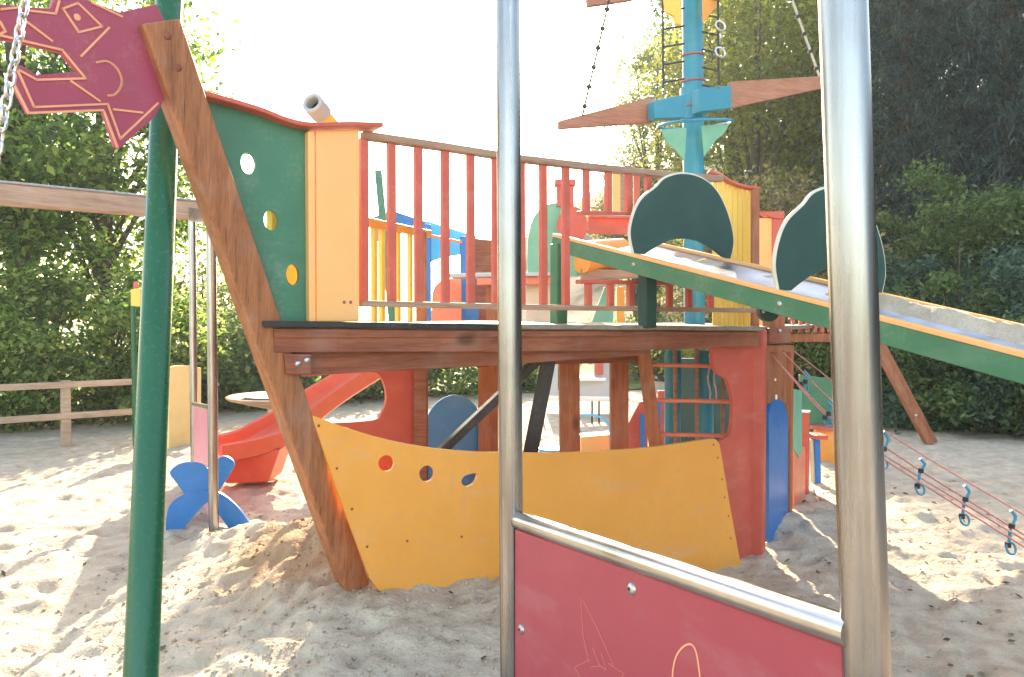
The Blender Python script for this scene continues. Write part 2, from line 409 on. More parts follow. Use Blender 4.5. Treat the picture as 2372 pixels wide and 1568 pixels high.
# ------------------------------------------------------------------ ground
def vnoise(x, y, seed=0):
    r = np.random.default_rng(seed); T = r.random((256, 256))
    xi, yi = np.floor(x).astype(int), np.floor(y).astype(int); fx, fy = x - xi, y - yi
    fx = fx * fx * (3 - 2 * fx); fy = fy * fy * (3 - 2 * fy)
    g = lambda i, j: T[i % 256, j % 256]
    return (g(xi, yi) * (1 - fx) * (1 - fy) + g(xi + 1, yi) * fx * (1 - fy) + g(xi, yi + 1) * (1 - fx) * fy + g(xi + 1, yi + 1) * fx * fy) - .5
def ground_base(x, y):
    x = np.asarray(x, float); y = np.asarray(y, float)
    z = .17 * np.exp(-(((x + .75) / .8) ** 2 + ((y - 3.95) / .7) ** 2))
    z += .26 * np.exp(-(((x + 1.15) / .55) ** 2 + ((y - 4.75) / .5) ** 2))
    z += .10 * np.exp(-(((x + 1.7) / .35) ** 2 + ((y - 5.2) / .3) ** 2))
    z += .11 * np.exp(-(((x - .15) / .3) ** 2 + ((y - 4.1) / .45) ** 2))
    z -= .12 * np.exp(-(((x - 1.45) / .55) ** 2 + ((y - 5.05) / .5) ** 2))
    return z
def build_ground():
    ys = [-12, -6, -2, 0, .8]; y = 1.2
    while y < 13: ys.append(y); y += .009 + .0042 * y
    while y < 320: ys.append(y); y *= 1.13
    xs = list(np.arange(-5.2, 6.2, .025)); x = 6.2; st = .05
    right = []
    while x < 320: right.append(x); x += st; st *= 1.22
    left = [-(v - 1.0) for v in right]
    xs = sorted(left) + xs + right
    X, Y = np.meshgrid(np.array(xs), np.array(ys))
    Z = ground_base(X, Y)
    near = np.clip((14 - Y) / 4, 0, 1) * np.clip((9 - np.abs(X)) / 3, 0, 1)
    Z += near * (.05 * vnoise(X * 1.3, Y * 1.3, 1) + .028 * vnoise(X * 3.7 + 9, Y * 3.7, 2) + .016 * vnoise(X * 8, Y * 11, 3) + .011 * vnoise(X * 19, Y * 26, 4) + .010 * vnoise(X * 37, Y * 37, 14))
    mound = np.clip(ground_base(X, Y) / .2, 0, 1)
    Z += near * mound * (.035 * vnoise(X * 14, Y * 14, 6) + .03 * np.clip(vnoise(X * 24, Y * 24, 5), 0, 1) + .03 * np.clip(vnoise(X * 38, Y * 38, 15), 0, 1))
    ax, ay = np.array(xs), np.array(ys)
    for _ in range(2600):                                    # footprints and hand-dug hollows
        cx, cy = rng.uniform(-5.2, 6), rng.uniform(1.6, 10.5)
        r = rng.uniform(.04, .11); d = rng.uniform(.008, .024) * rng.choice([1, 1, 1, -.5]); an = rng.uniform(0, 6.28); el = rng.uniform(1, 2.0)
        i0, i1 = np.searchsorted(ax, cx - .45), np.searchsorted(ax, cx + .45); j0, j1 = np.searchsorted(ay, cy - .45), np.searchsorted(ay, cy + .45)
        sx, sy = X[j0:j1, i0:i1] - cx, Y[j0:j1, i0:i1] - cy
        u = (sx * math.cos(an) + sy * math.sin(an)) / el; v = -sx * math.sin(an) + sy * math.cos(an)
        q = (u * u + v * v) / (r * r)
        Z[j0:j1, i0:i1] += d * (-np.exp(-q * 1.2) + .55 * np.exp(-((np.sqrt(q) - 1.35) / .4) ** 2))
    ny, nx = X.shape
    V = np.stack([X, Y, Z], -1).reshape(-1, 3)
    idx = np.arange(nx * ny).reshape(ny, nx)
    F = np.stack([idx[:-1, :-1], idx[:-1, 1:], idx[1:, 1:], idx[1:, :-1]], -1).reshape(-1, 4)
    o = np_mesh('sand_ground', V, F, 'sand', True)
    global GX, GY, GZ
    GX, GY, GZ = ax, ay, Z
    o['kind'] = 'structure'
def np_mesh(name, V, F, mat, smooth=False):
    me = bpy.data.meshes.new(name); k = F.shape[1]
    me.vertices.add(len(V)); me.vertices.foreach_set('co', np.ascontiguousarray(V, dtype=np.float32).ravel())
    me.loops.add(len(F) * k); me.loops.foreach_set('vertex_index', np.ascontiguousarray(F, dtype=np.int32).ravel())
    me.polygons.add(len(F)); me.polygons.foreach_set('loop_start', np.arange(0, len(F) * k, k, dtype=np.int32))
    me.polygons.foreach_set('loop_total', np.full(len(F), k, dtype=np.int32))
    if smooth: me.polygons.foreach_set('use_smooth', np.ones(len(F), dtype=bool))
    me.update(calc_edges=True); me.validate(); me.materials.append(MATS[mat])
    o = bpy.data.objects.new(name, me); COL.objects.link(o); return o
build_ground()
def gz(x, y):
    i = min(max(int(np.searchsorted(GX, x)), 1), len(GX) - 1); j = min(max(int(np.searchsorted(GY, y)), 1), len(GY) - 1)
    return float((GZ[j, i] + GZ[j - 1, i - 1]) / 2)
def hill_z(x, y):
    x = np.asarray(x, float); y = np.asarray(y, float)
    d = (x - 3.6) * .894 + (y - 17.5) * .447
    t = np.clip(d / 20, 0, 1); return -.25 + 10.5 * (t * t * (3 - 2 * t)) + .25 * np.clip(d, 0, 1)
def build_hill():
    u = np.linspace(-2, 46, 50); v = np.linspace(-70, 30, 90)
    U, W = np.meshgrid(u, v)
    X = 3.6 + .894 * U - .447 * W; Y = 17.5 + .447 * U + .894 * W
    Z = hill_z(X, Y) + .5 * vnoise(X * .5, Y * .5, 8) * np.clip(U / 2, 0, 1)
    keep = Y > 5
    ny, nx = X.shape; idx = np.arange(nx * ny).reshape(ny, nx)
    F = np.stack([idx[:-1, :-1], idx[:-1, 1:], idx[1:, 1:], idx[1:, :-1]], -1).reshape(-1, 4)
    o = np_mesh('hill', np.stack([X, Y, Z], -1).reshape(-1, 3), F, 'soil', True); o['kind'] = 'structure'
build_hill()
def build_lawn():
    V, F = [], []
    g = [(-26, 11.6), (-8, 10.9), (-5.2, 12.6), (-2, 15.5), (3, 17), (6, 40), (30, 300), (-300, 300), (-60, 20)]
    V = np.array([(x, y, .03) for x, y in g]); tri = tessellate_polygon([[Vector(p) for p in V]])
    o = np_mesh('lawn', V, np.array(tri), 'grass'); o['kind'] = 'structure'
build_lawn()

# ------------------------------------------------------------------ vegetation
def leaf_quads(C, size, aspect=.5, updir=.35, hang=0.0):
    N = len(C)
    n = rng.normal(size=(N, 3)); n[:, 2] = np.abs(n[:, 2]) + updir; n /= np.linalg.norm(n, axis=1)[:, None]
    a = rng.normal(size=(N, 3)); a[:, 2] -= hang * 2
    t = a - n * np.sum(a * n, 1)[:, None]; t /= np.linalg.norm(t, axis=1)[:, None]
    b = np.cross(n, t)
    s = size * rng.uniform(.6, 1.35, N)[:, None]
    V = np.stack([C - t * s * .5, C + b * s * aspect * .5 - t * s * .05, C + t * s * .5 - n * s * .08, C - b * s * aspect * .5 - t * s * .05], 1).reshape(-1, 3)
    F = np.arange(N * 4).reshape(N, 4)
    return V, F
def crown_points(n, rx, ry, rz, clumps, spread, hollow=.45):
    u = rng.normal(size=(clumps, 3)); u /= np.linalg.norm(u, axis=1)[:, None]
    u *= (hollow + (1 - hollow) * rng.random(clumps) ** .6)[:, None]
    cc = u * np.array([rx, ry, rz])
    k = rng.integers(0, clumps, n)
    sz = rng.uniform(.6, 1.4, clumps)[k][:, None]
    return cc[k] + rng.normal(size=(n, 3)) * spread * sz * np.array([1, 1, .7]), cc
def make_tree(name, label, base, height, rx, rz, mat, n, size, clumps, spread, hollow=.45, trunk=.12, aspect=.5, conifer=False, group=None, cat='tree'):
    base = Vector(base); t = thing(name, label, cat, base, group)
    cz = height - rz
    if conifer:
        L = rng.random(n) ** .75; zz = height * (1 - L); rad = rx * L ** .8 * (1 - .25 * rng.random(n) ** 2)
        branch = rng.integers(0, 170, n); bz = height * (1 - (branch / 170.) ** .75); ba = branch * 2.4 + rng.normal(size=n) * .10
        Lr = rng.random(n) ** .6; br = rx * (branch / 170.) ** .8 * Lr
        C = np.stack([br * np.cos(ba), br * np.sin(ba), bz - br * .35 - .30 * Lr * np.abs(rng.normal(size=n))], 1) + rng.normal(size=(n, 3)) * spread
        cc = None
    else:
        C, cc = crown_points(n, rx, rx, rz, clumps, spread, hollow); C[:, 2] += cz
    C = C[C[:, 2] > .02]
    V, F = leaf_quads(C, size, aspect, hang=1.0 if conifer else .2)
    o = np_mesh('crown', V, F, mat); o.parent = t
    gs = [tube([base + Vector((0, 0, -.4)), base + Vector((.04, .02, cz * .5)), base + Vector((0, 0, cz)), base + Vector((0, 0, height * .93))], [trunk, trunk * .8, trunk * .55, trunk * .12], 9)]
    if cc is not None:
        for i in range(0, min(len(cc), 14)):
            e = base + Vector(cc[i]) + Vector((0, 0, cz)); s = base + Vector((0, 0, max(.1, cz * (.35 + .5 * rng.random()))))
            if e.z < s.z: s.z = max(base.z + .1, e.z - .2)
            md = s.lerp(e, .5) + Vector((0, 0, .12)); gs.append(tube([s, md, e], [trunk * .4, trunk * .28, trunk * .08], 6))
    part('trunk', join(*gs), 'bark', t, smooth=True)
    return t
def on(px, Y, z=0.0):
    p = at(px, 740, Y); return (p.x, p.y, z)
# left side
make_tree('broadleaf_tree', 'tall leafy tree filling the upper left corner behind the dragon head', on(40, 12.8), 9.4, 3.1, 3.5, 'leaf_left', 22000, .135, 80, .30, .5, .2, .55)
make_tree('broadleaf_tree', 'round leafy tree between the swing beam and the green pole', on(235, 13.8), 6.4, 1.8, 2.2, 'leaf_left', 13000, .13, 50, .26, .5, .15, .55)
make_tree('broadleaf_tree', 'leafy tree at the far left edge under the wooden swing beam', on(-170, 12.2), 5.6, 2.2, 2.0, 'leaf_left', 12000, .13, 50, .28, .5, .16, .55)
for px, Y, h, rx, lb in ((30, 11.6, 2.5, .9, 'tall shrub left of the fence post'), (-60, 11.0, 1.7, 1.2, 'shrub behind the fence at the left edge of the picture'), (110, 11.2, 2.2, 1.1, 'shrub behind the fence post on the left'), (260, 11.6, 2.6, 1.1, 'tall shrub behind the thin green signpost'), (395, 12.6, 2.3, 1.0, 'shrub behind the pale yellow board')):
    make_tree('shrub', 'dense green ' + lb, on(px, Y), h, rx, h * .52, 'leaf_bright', 6500, .10, 34, .17, .55, .05, .6, group='shrubs along the left fence', cat='shrub')
for px, Y, h, rx, n, lb in ((470, 14.5, 3.0, .8, 3600, 'airy pale shrub seen between the two far steel posts'), (545, 15.5, 2.5, .9, 4200, 'airy pale shrub left of the leaning brown stem'), (620, 14.0, 1.7, .8, 5600, 'low pale shrub behind the round sand table')):
    make_tree('shrub', lb, on(px, Y), h, rx, h * .5, 'leaf_airy', n, .10, 40, .2, .3, .04, .6, group='pale shrubs behind the sand table', cat='shrub')
for px, Y, h, rx, lb in ((500, 13.6, 1.0, .8, 'below the pale shrubs'), (600, 13.6, .95, .9, 'behind the sand table pedestal'), (730, 14.5, 1.15, 1.1, 'seen past the red slide'), (860, 15.5, 1.15, 1.1, 'seen through the round hole of the red panel'), (1040, 16, 1.3, 1.3, 'above the blue arched panel'), (1210, 17.5, 1.1, 1.2, 'behind the near steel post'), (1480, 20, 1.6, 1.2, 'right of the wooden underdeck posts')):
    make_tree('hedge_shrub', 'low dark hedge shrub ' + lb, on(px, Y), h, rx, h * .55, 'leaf_shrub', 4500, .13, 45, .2, .3, .04, .6, group='low hedge behind the playground', cat='shrub')
# right side, up the hill
def onhill(px, Y):
    p = at(px, 740, Y); return (p.x, p.y, float(max(0, hill_z(p.x, p.y))) - .1)
make_tree('broadleaf_tree', 'pale tree standing against the sky left of the blue mast', onhill(1520, 26), 9.6, 1.55, 4.6, 'leaf_airy', 22000, .13, 100, .34, .4, .13, .5)
make_tree('broadleaf_tree', 'lower grey green tree below the left end of the yardarm', onhill(1470, 24), 5.6, 1.25, 1.6, 'leaf_dry', 11000, .12, 55, .3, .4, .1, .5)
make_tree('broadleaf_tree', 'sunlit yellow green tree right of the blue mast', onhill(1745, 20), 10.0, 2.5, 4.6, 'leaf_sunny', 30000, .135, 150, .40, .5, .16, .55)
make_tree('broadleaf_tree', 'sunlit tree behind the thick near steel post', onhill(1900, 22), 10.5, 2.4, 5.0, 'leaf_sunny', 24000, .15, 130, .42, .5, .16, .55)
for px, Y, h, lb in ((1690, 29, 13, 'behind the blue mast'), (1840, 30, 14, 'behind the sunlit trees'), (2010, 31, 15, 'high up the hill behind the steel post'), (2140, 27, 15, 'filling the gap between the conifers on the right'), (2290, 26, 15, 'high up behind the right hand conifers'), (2400, 25, 15, 'high up in the upper right corner')):
    make_tree('broadleaf_tree', 'dark dense tree ' + lb, onhill(px, Y), h, 3.0, h * .48, 'leaf_laurel', 20000, .2, 100, .48, .5, .2, .55)
make_tree('shrub', 'dry yellowish bush above the yellow plank wall', onhill(1790, 14.5), 4.2, 1.45, 2.1, 'leaf_dry', 17000, .11, 110, .26, .4, .07, .5, cat='shrub')
make_tree('shrub', 'dry bush tucked behind the mast and the dark green fin', onhill(1690, 16), 3.7, 1.2, 1.9, 'leaf_sunny', 9000, .12, 80, .25, .4, .06, .5, cat='shrub')
make_tree('shrub', 'scrubby bush left of the second fin', onhill(1890, 13), 3.2, 1.1, 1.6, 'leaf_dry', 9000, .10, 70, .22, .4, .06, .5, cat='shrub')
for i, (px, Y, h, rx, n, lb) in enumerate(((2090, 17, 13, 3.0, 22000, 'just right of the thick steel post'), (2330, 15.5, 13, 3.2, 22000, 'at the right edge of the picture'), (2230, 20, 15, 3.2, 16000, 'between and behind the two nearest conifers'), (1990, 23, 15, 3.0, 16000, 'behind the thick steel post'), (2560, 14, 12, 3.0, 12000, 'just outside the right edge, branches reaching in'))):
    make_tree('conifer', 'tall dark conifer ' + lb, onhill(px, Y), h, rx, h * .5, 'leaf_conifer', int(n * 1.5), .22, 1, .10, conifer=True, aspect=.16, trunk=.2, group='dark conifers on the hill')
for px, Y, h, rx, lb in ((2080, 12.8, 2.6, 1.25, 'right of the thick steel post above the chute'), (2220, 12.0, 3.0, 1.3, 'above the lower end of the sand chute'), (2360, 11.6, 2.7, 1.2, 'above the chute at the right edge'), (2130, 14.0, 4.0, 1.4, 'in the second row behind the chute'), (2310, 13.6, 4.2, 1.5, 'in the second row at the right edge')):
    make_tree('laurel_shrub', 'dark glossy laurel ' + lb, onhill(px, Y), h, rx, h * .55, 'leaf_laurel' if px % 3 else 'leaf_shrub', 15000, .1, 34, .2, .4, .06, .45, group='laurels climbing the hill', cat='shrub')
for px, Y, h, rx, lb in ((1840, 14.0, 1.5, 1.0, 'behind the rope net top'), (1960, 12.6, 1.5, 1.0, 'behind the thick steel post'), (2090, 11.4, 1.45, .9, 'behind the leaning wooden leg'), (2200, 10.9, 1.5, .9, 'right of the leaning wooden leg'), (2300, 10.5, 1.5, .9, 'under the chute near the right edge'), (2410, 10.1, 1.5, .9, 'under the chute at the right edge')):
    make_tree('hedge_shrub', 'low dark green hedge shrub ' + lb, on(px, Y), h, rx, h * .56, 'leaf_laurel' if px % 20 else 'leaf_shrub', 11000, .095, 30, .16, .35, .04, .45, group='hedge at the foot of the hill', cat='shrub')

# ------------------------------------------------------------------ the play ship
LT, RT = plan(610, 3.55), plan(1757, 5.30)
S = Plane(LT, RT)                                          # near side of the bow
axis = Vector((.593, .805, 0))
side = Vector((.5, .866, 0))
R3 = Vector((RT[0], RT[1], 0)); L3 = Vector((LT[0], LT[1], 0))
SIDE = Plane(R3, R3 + side)
SIDE.n = Vector((side.y, -side.x, 0))
far = Vector((.24, .97, 0))
FAR = Plane(L3, L3 + far)
ship = thing('play_ship', 'colourful wooden play ship with dragon bow, railed deck, yellow hull and blue mast', 'play ship', (.4, 5.2, 0))
UP = Vector((0, 0, 1))
# deck
dz0, dz1 = at(610, 747, 3.55).z, at(1757, 757, 5.30).z
R2 = R3 + side * 2.9; L2 = L3 + far * 3.4
def dk(p, z): return Vector((p.x, p.y, z))
for i in range(9):                                          # planks running with the near side
    a, b = i / 9 + .003, (i + 1) / 9 - .003
    q = [L3.lerp(L2, a) - S.d * (.0), R3.lerp(R2, a), R3.lerp(R2, b), L3.lerp(L2, b)]
    zz = [dz0, dz1, dz1, dz0]
    top = [dk(p, z) for p, z in zip(q, zz)]
    part('deck_plank', ([p for p in top] + [p - UP * .03 for p in top], [(0, 1, 2, 3), (7, 6, 5, 4), (0, 4, 5, 1), (1, 5, 6, 2), (2, 6, 7, 3), (3, 7, 4, 0)]), 'deck_wood', ship, .002)
So = S.off(.045)
part('deck_edge', bar(So.hit(606, 750), So.hit(1158, 756), .05, .028), 'black', ship, .003, label='black rubber edge strip of the deck')
part('deck_edge', bar(So.hit(1159, 756), So.hit(1757, 761), .05, .026), 'deck_wood', ship, .003, label='sandy worn deck edge')
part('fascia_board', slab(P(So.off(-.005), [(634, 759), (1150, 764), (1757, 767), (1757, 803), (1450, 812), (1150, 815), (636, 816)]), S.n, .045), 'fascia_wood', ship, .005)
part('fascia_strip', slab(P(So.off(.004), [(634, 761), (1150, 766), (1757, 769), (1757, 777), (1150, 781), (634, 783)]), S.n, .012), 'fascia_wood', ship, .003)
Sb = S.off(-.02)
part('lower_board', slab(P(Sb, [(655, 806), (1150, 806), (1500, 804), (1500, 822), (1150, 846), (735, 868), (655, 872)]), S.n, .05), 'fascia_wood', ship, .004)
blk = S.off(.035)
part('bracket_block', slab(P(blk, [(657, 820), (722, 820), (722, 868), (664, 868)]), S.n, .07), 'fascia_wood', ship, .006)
for x, y in ((690, 842), (711, 834)):
    part('bolt', dome(blk.hit(x, y), .016, S.n, .7), 'zinc', ship, smooth=True)
# stem
HP = Plane(plan(790, 3.77), plan(1690, 5.12))                # plane of the lower hull
sb, st = at(834, 1400, 3.99), at(362, 55, 3.18)
sdir = (st - sb).normalized(); srt = (HP.n * .45 + Vector((axis.y, -axis.x, 0)) * .55).normalized()
fw = srt.cross(sdir).normalized()
if fw.dot(axis) > 0: fw = -fw
stem = part('stem', bar(sb, st, .128, .09, up=srt, taper=1.22), 'stem_wood', ship, .010, seg=3, label='leaning brown timber stem of the bow')
for fx in (.045, .135):
    q = st - sdir * (fx / .135 * .18) + srt * .0535
    part('bolt', dome(q, .017, srt, .45), 'fascia_wood', stem, smooth=True)
# dragon figurehead
Z1 = .33476
DP = Plane((st.x, st.y), (st.x + axis.x, st.y + axis.y), 0.0)
dr = [(-120, 15), (0, 30), (130, 40), (215, 50), (352, 58), (372, -5), (392, -70), (470, -40), (560, -28), (604, 0), (832, 82), (1085, 28), (1132, 125), (1235, 330), (1190, 560), (1112, 742), (1074, 805), (832, 1026), (800, 1012), (716, 764), (198, 785), (100, 590), (105, 470), (145, 452), (262, 518), (542, 495), (425, 365), (190, 305), (0, 268), (-120, 240)]
dra = part('dragon_head', slab(P(DP, [(x * Z1, y * Z1) for x, y in dr]), DP.n, .028), 'dragon', ship, .004, label='dark pink dragon head board with engraved lines')
lines = [[(-100, 62), (0, 66), (130, 52)], [(215, 76), (385, 96), (412, 0), (420, -40)], [(640, 20), (845, 116)], [(435, 60), (540, 22), (706, 184), (545, 224), (435, 60)], [(755, 192), (562, 388)], [(190, 155), (360, 284)], [(0, 150), (38, 218), (0, 236)],
         [(0, 244), (190, 290), (430, 346), (592, 543), (255, 553), (118, 478), (236, 742), (745, 720), (832, 960), (1092, 715)], [(785, 757), (985, 780)], [(490, 560), (690, 700)], [(100, 590), (198, 782), (716, 762)], [(722, 775), (812, 1016)],
         curve([(668, 432), (740, 425), (805, 470), (842, 550), (828, 615), (790, 655), (748, 662)], 4)]
DPf = DP.off(.0025)
gs = []
for l in lines:
    for a, b in zip(l[:-1], l[1:]):
        A, B = DPf.hit(a[0] * Z1, a[1] * Z1), DPf.hit(b[0] * Z1, b[1] * Z1); d = (B - A).normalized() * .0025
        gs.append(bar(A - d, B + d, .005, .0075, up=DP.n.cross((B - A).normalized())))
gs.append(dome(DPf.hit(535 * Z1, 120 * Z1), .013, DP.n, .2))
part('engraved_line', join(*gs), 'engraved', dra)
# bulwark
gp = S.off(-.01)
hol = [circ(575, 378, 17, 25, 24, -.12), circ(628, 510, 17, 24, 24, -.12), circ(678, 636, 15, 24, 24, -.08)]
part('bulwark', slab(P(gp, curve([(445, 226), (520, 243), (600, 268), (660, 291), (716, 302)], 5) + [(719, 748), (645, 748)]), S.n, .03, [P(gp, h) for h in hol]), 'green_panel', ship, .004, label='green bow panel with three round holes')
def strip_along(pts, wdt, th, n):
    V, F = [], []
    for p in pts:
        for a, b in ((-.5, -.5), (.5, -.5), (.5, .5), (-.5, .5)): V.append(p + n * (a * wdt) + UP * (b * th))
    for i in range(len(pts) - 1):
        for k in range(4): F.append((i * 4 + k, i * 4 + (k + 1) % 4, i * 4 + 4 + (k + 1) % 4, i * 4 + 4 + k))
    F += [(3, 2, 1, 0), tuple(range(len(V) - 4, len(V)))]
    return V, F
part('cap_rail', strip_along(P(S, curve([(440, 217), (520, 238), (600, 262), (660, 285), (716, 295), (800, 293), (876, 295)], 5)), .13, .022, S.n), 'red', ship, .005, label='curved red cap rail over the green bow panel')
op = S.off(.03)
part('corner_panel', slab(P(op, [(731, 303), (832, 300), (832, 745), (733, 745)]), S.n, .03), 'orange_panel', ship, .005, label='pale orange upright panel')
part('corner_strip', slab(P(S.off(.034), [(713, 304), (729, 304), (731, 745), (716, 745)]), S.n, .05), 'orange_panel', ship, .004)
for x in (797, 812):
    part('bolt', dome(op.hit(x, 700), .008, S.n, .4), 'fascia_wood', ship, smooth=True)
# near railing
rl = S.off(-.03)
part('hand_rail', strip_along(P(rl, [(838, 314), (1020, 340), (1200, 368), (1400, 391), (1560, 407), (1668, 415)]), .06, .038, S.n), 'rail_wood', ship, .006, label='weathered wooden hand rail')
part('foot_rail', strip_along(P(rl, [(834, 703), (1200, 711), (1745, 719)]), .045, .03, S.n), 'rail_wood', ship, .005)
rty = lambda x: np.interp(x, [838, 1020, 1200, 1400, 1560, 1668], [320, 347, 375, 398, 414, 421])
fty = lambda x: np.interp(x, [834, 1745], [705, 720])
for x in (842, 906, 968, 1030, 1089, 1147, 1206, 1257, 1309):
    part('baluster', bar(rl.hit(x + 1, fty(x)), rl.hit(x, rty(x)), .042, .03, up=S.n), 'red', ship, .004)
# gap in the railing where the sand chute passes: short balusters above and below it
for x in (1357, 1408, 1454, 1500, 1545, 1590):
    part('baluster', bar(rl.hit(x, np.interp(x, [1340, 1660], [490, 497])), rl.hit(x, rty(x)), .04, .03, up=S.n), 'red', ship, .004)
    part('baluster', bar(rl.hit(x + 5, fty(x)), rl.hit(x + 5, 656), .04, .03, up=S.n), 'red', ship, .004)
part('baluster', bar(rl.hit(1645, fty(1645)), rl.hit(1645, 658), .04, .03, up=S.n), 'red', ship, .004)
part('middle_rail', strip_along(P(rl, [(1340, 493), (1660, 500)]), .045, .022, S.n), 'red', ship, .004)
part('middle_rail', strip_along(P(rl, [(1338, 652), (1660, 659)]), .05, .024, S.n), 'red', ship, .004)
part('far_bulwark', slab(P(FAR, [(630, 440), (745, 470), (745, 750), (630, 750)]), FAR.n, .03), 'yellow', ship, .004, label='yellow panel on the far side of the bow')
# yellow hull panel
hp = curve([(721, 961), (800, 990), (905, 1020), (1030, 1041), (1170, 1048), (1330, 1047), (1500, 1036), (1640, 1017)], 5) + [(1657, 1017), (1666, 1028), (1690, 1170), (1712, 1290), (1717, 1308), (1708, 1320), (1690, 1327)] + curve([(1600, 1360), (1400, 1420), (1150, 1450), (990, 1415), (900, 1385), (858, 1342)], 4) + [(786, 1150)]
hh = [circ(895, 1073, 19, 19), circ(989, 1097, 18, 19, 24, .4)]
hh.append(curve([(1068, 1117), (1072, 1106), (1084, 1099), (1105, 1096), (1104, 1110), (1096, 1121), (1083, 1127), (1073, 1124), (1068, 1117)], 4)[:-1])
hull = part('hull_panel', slab(P(HP, hp), HP.n, .024, [P(HP, h) for h in hh]), 'yellow_hull', ship, .004, label='large curved yellow lower hull panel')
for x, y in ((738, 986), (780, 1085), (815, 1179), (850, 1266), (943, 1253), (1069, 1243), (1652, 1030), (1662, 1060), (1672, 1110), (1678, 1152), (1687, 1195), (1692, 1247)):
    part('screw', dome(HP.hit(x, y), .007, HP.n, .3, 10, 3), 'fascia_wood', hull, smooth=True)
# red board seen through the first hole
part('backing_board', slab(P(HP.off(-.25), [(868, 1035), (925, 1040), (925, 1110), (868, 1110)]), HP.n, .02), 'red', ship)
# red panel with arched window at the right corner
RP = S.off(-.03)
rp = [(1757, 800), (1760, 1300), (1560, 1330), (1560, 1030), (1655, 1026)] + curve([(1660, 1024), (1688, 1008), (1696, 975), (1697, 930), (1690, 900), (1683, 878), (1664, 866), (1654, 850), (1650, 815)], 4) + [(1650, 800)]
part('window_panel', slab(P(RP, rp), S.n, .03), 'red', ship, .005, label='red corner panel with arched cut-out')
cp = RT
part('corner_post', bar(Vector((R3.x, R3.y, -.3)) + side * .06 - S.d * .02, Vector((R3.x, R3.y, dz1 - .02)) + side * .06 - S.d * .02, .09, .09, up=side), 'red', ship, .008)
part('corner_post', bar(SIDE.hit(1764, 800), Vector((SIDE.hit(1764, 800).x, SIDE.hit(1764, 800).y, -.3)), .05, .05, up=side), 'post_wood', ship, .006)
part('corner_post', bar(Plane(plan(1640, 5.5), plan(1760, 5.5)).hit(1748, 440), at(1748, 765, 5.5), .05, .05), 'post_wood', ship, .006)
# underdeck posts and braces
def post(x0, y0, x1, y1, Y0, Y1, wpx, mat, name='underdeck_post', up=None, dp=None):
    a, b = at(x0, y0, Y0), at(x1, y1, Y1); wd = wpx / FPX * (Y0 + Y1) / 2
    return part(name, bar(a, b, wd, dp or wd, up=up), mat, ship, .006)
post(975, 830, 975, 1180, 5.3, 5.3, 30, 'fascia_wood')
post(1130, 830, 1130, 1140, 6.0, 6.0, 44, 'post_wood')
post(1317, 815, 1320, 1180, 5.6, 5.6, 46, 'post_wood')
post(1433, 812, 1433, 1180, 5.8, 5.8, 40, 'post_wood')
post(1489, 806, 1524, 1080, 5.35, 5.35, 28, 'post_wood')
post(1272, 822, 1222, 1080, 4.95, 4.95, 34, 'black', 'brace', dp=.05)
post(1262, 818, 1000, 1065, 4.95, 4.75, 30, 'black', 'brace', dp=.05)
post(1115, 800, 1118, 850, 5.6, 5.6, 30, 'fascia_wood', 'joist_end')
# crossbeam under the deck
part('crossbeam', bar(at(1270, 826, 5.25), at(1500, 822, 5.5), .05, .10), 'fascia_wood', ship, .005)
# ladder rungs in the window, bars behind
for y, xa in ((845, 1500), (927, 1512), (1006, 1524)):
    part('rung', tube([at(xa, y, 5.42), at(1700, y + 3, 5.42)], .014, 10), 'salmon', ship, smooth=True)
for x in (1563, 1613, 1673):
    part('window_bar', tube([at(x, 800, 6.0), at(x + 2, 1100, 6.0)], .017, 10), 'rail_wood', ship, smooth=True)
for x in (1642, 1656):
    part('hanging_rope', tube([at(x + 3 * math.sin(k * 1.1), 820 + k * 13, 5.7) for k in range(9)], .007, 8), 'rope_light', ship, smooth=True)
# inner red panel with round opening, blue arched panel
IP = Plane(plan(735, 5.0), plan(985, 5.35))
ip = [(700, 845), (700, 872)] + curve([(850, 862), (875, 866), (890, 890), (895, 925), (885, 955), (868, 972), (800, 978), (735, 980)], 4) + [(735, 985), (790, 1150), (968, 1150), (968, 845)]
part('inner_panel', slab(P(IP, ip), IP.n, .035), 'red', ship, .006, label='red inner panel with a big rounded opening')
BP = Plane(plan(990, 5.9), plan(1110, 6.0))
part('inner_panel', slab(P(BP, curve([(988, 1180), (988, 1000), (992, 962), (1015, 930), (1050, 915), (1085, 925), (1110, 955), (1118, 1000), (1118, 1180)], 5)), BP.n, .03), 'blue_dull', ship, .006, label='blue arched inner panel')
# starboard boards running back from the corner
part('side_board', slab(P(SIDE, curve([(1771, 1262), (1770, 1000), (1771, 955), (1779, 932), (1791, 925), (1803, 930), (1812, 950), (1815, 1000), (1816, 1262)], 4)), SIDE.n * -1, .03), 'blue', ship, .004, label='blue side board with rounded top')
k = SIDE.hit(1790, 918); part('knob', tube([k - UP * .02, k + UP * .012], .03, 14), 'white', ship, smooth=True)
k2 = SIDE.hit(1788, 880); part('pin', tube([k, k2], .02, 10), 'fascia_wood', ship, smooth=True); part('knob', tube([k2 - UP * .005, k2 + UP * .012], .028, 14), 'white', ship, smooth=True)
q = SIDE.hit(1822, 800); part('side_post', bar(q, Vector((q.x, q.y, -.3)), .09, .09, up=side), 'post_wood', ship, .008)
part('side_board', slab(P(SIDE, [(1770, 800), (1815, 800), (1815, 935), (1770, 935)]), SIDE.n * -1, .02), 'post_wood', ship, .003, label='plain timber side board above the blue one')
SD2 = SIDE.off(.02)
part('side_board', slab(P(SD2, [(1831, 900), (1851, 905), (1851, 1040), (1845, 1060), (1833, 1040)]), SIDE.n * -1, .02), 'green_light', ship, .003)
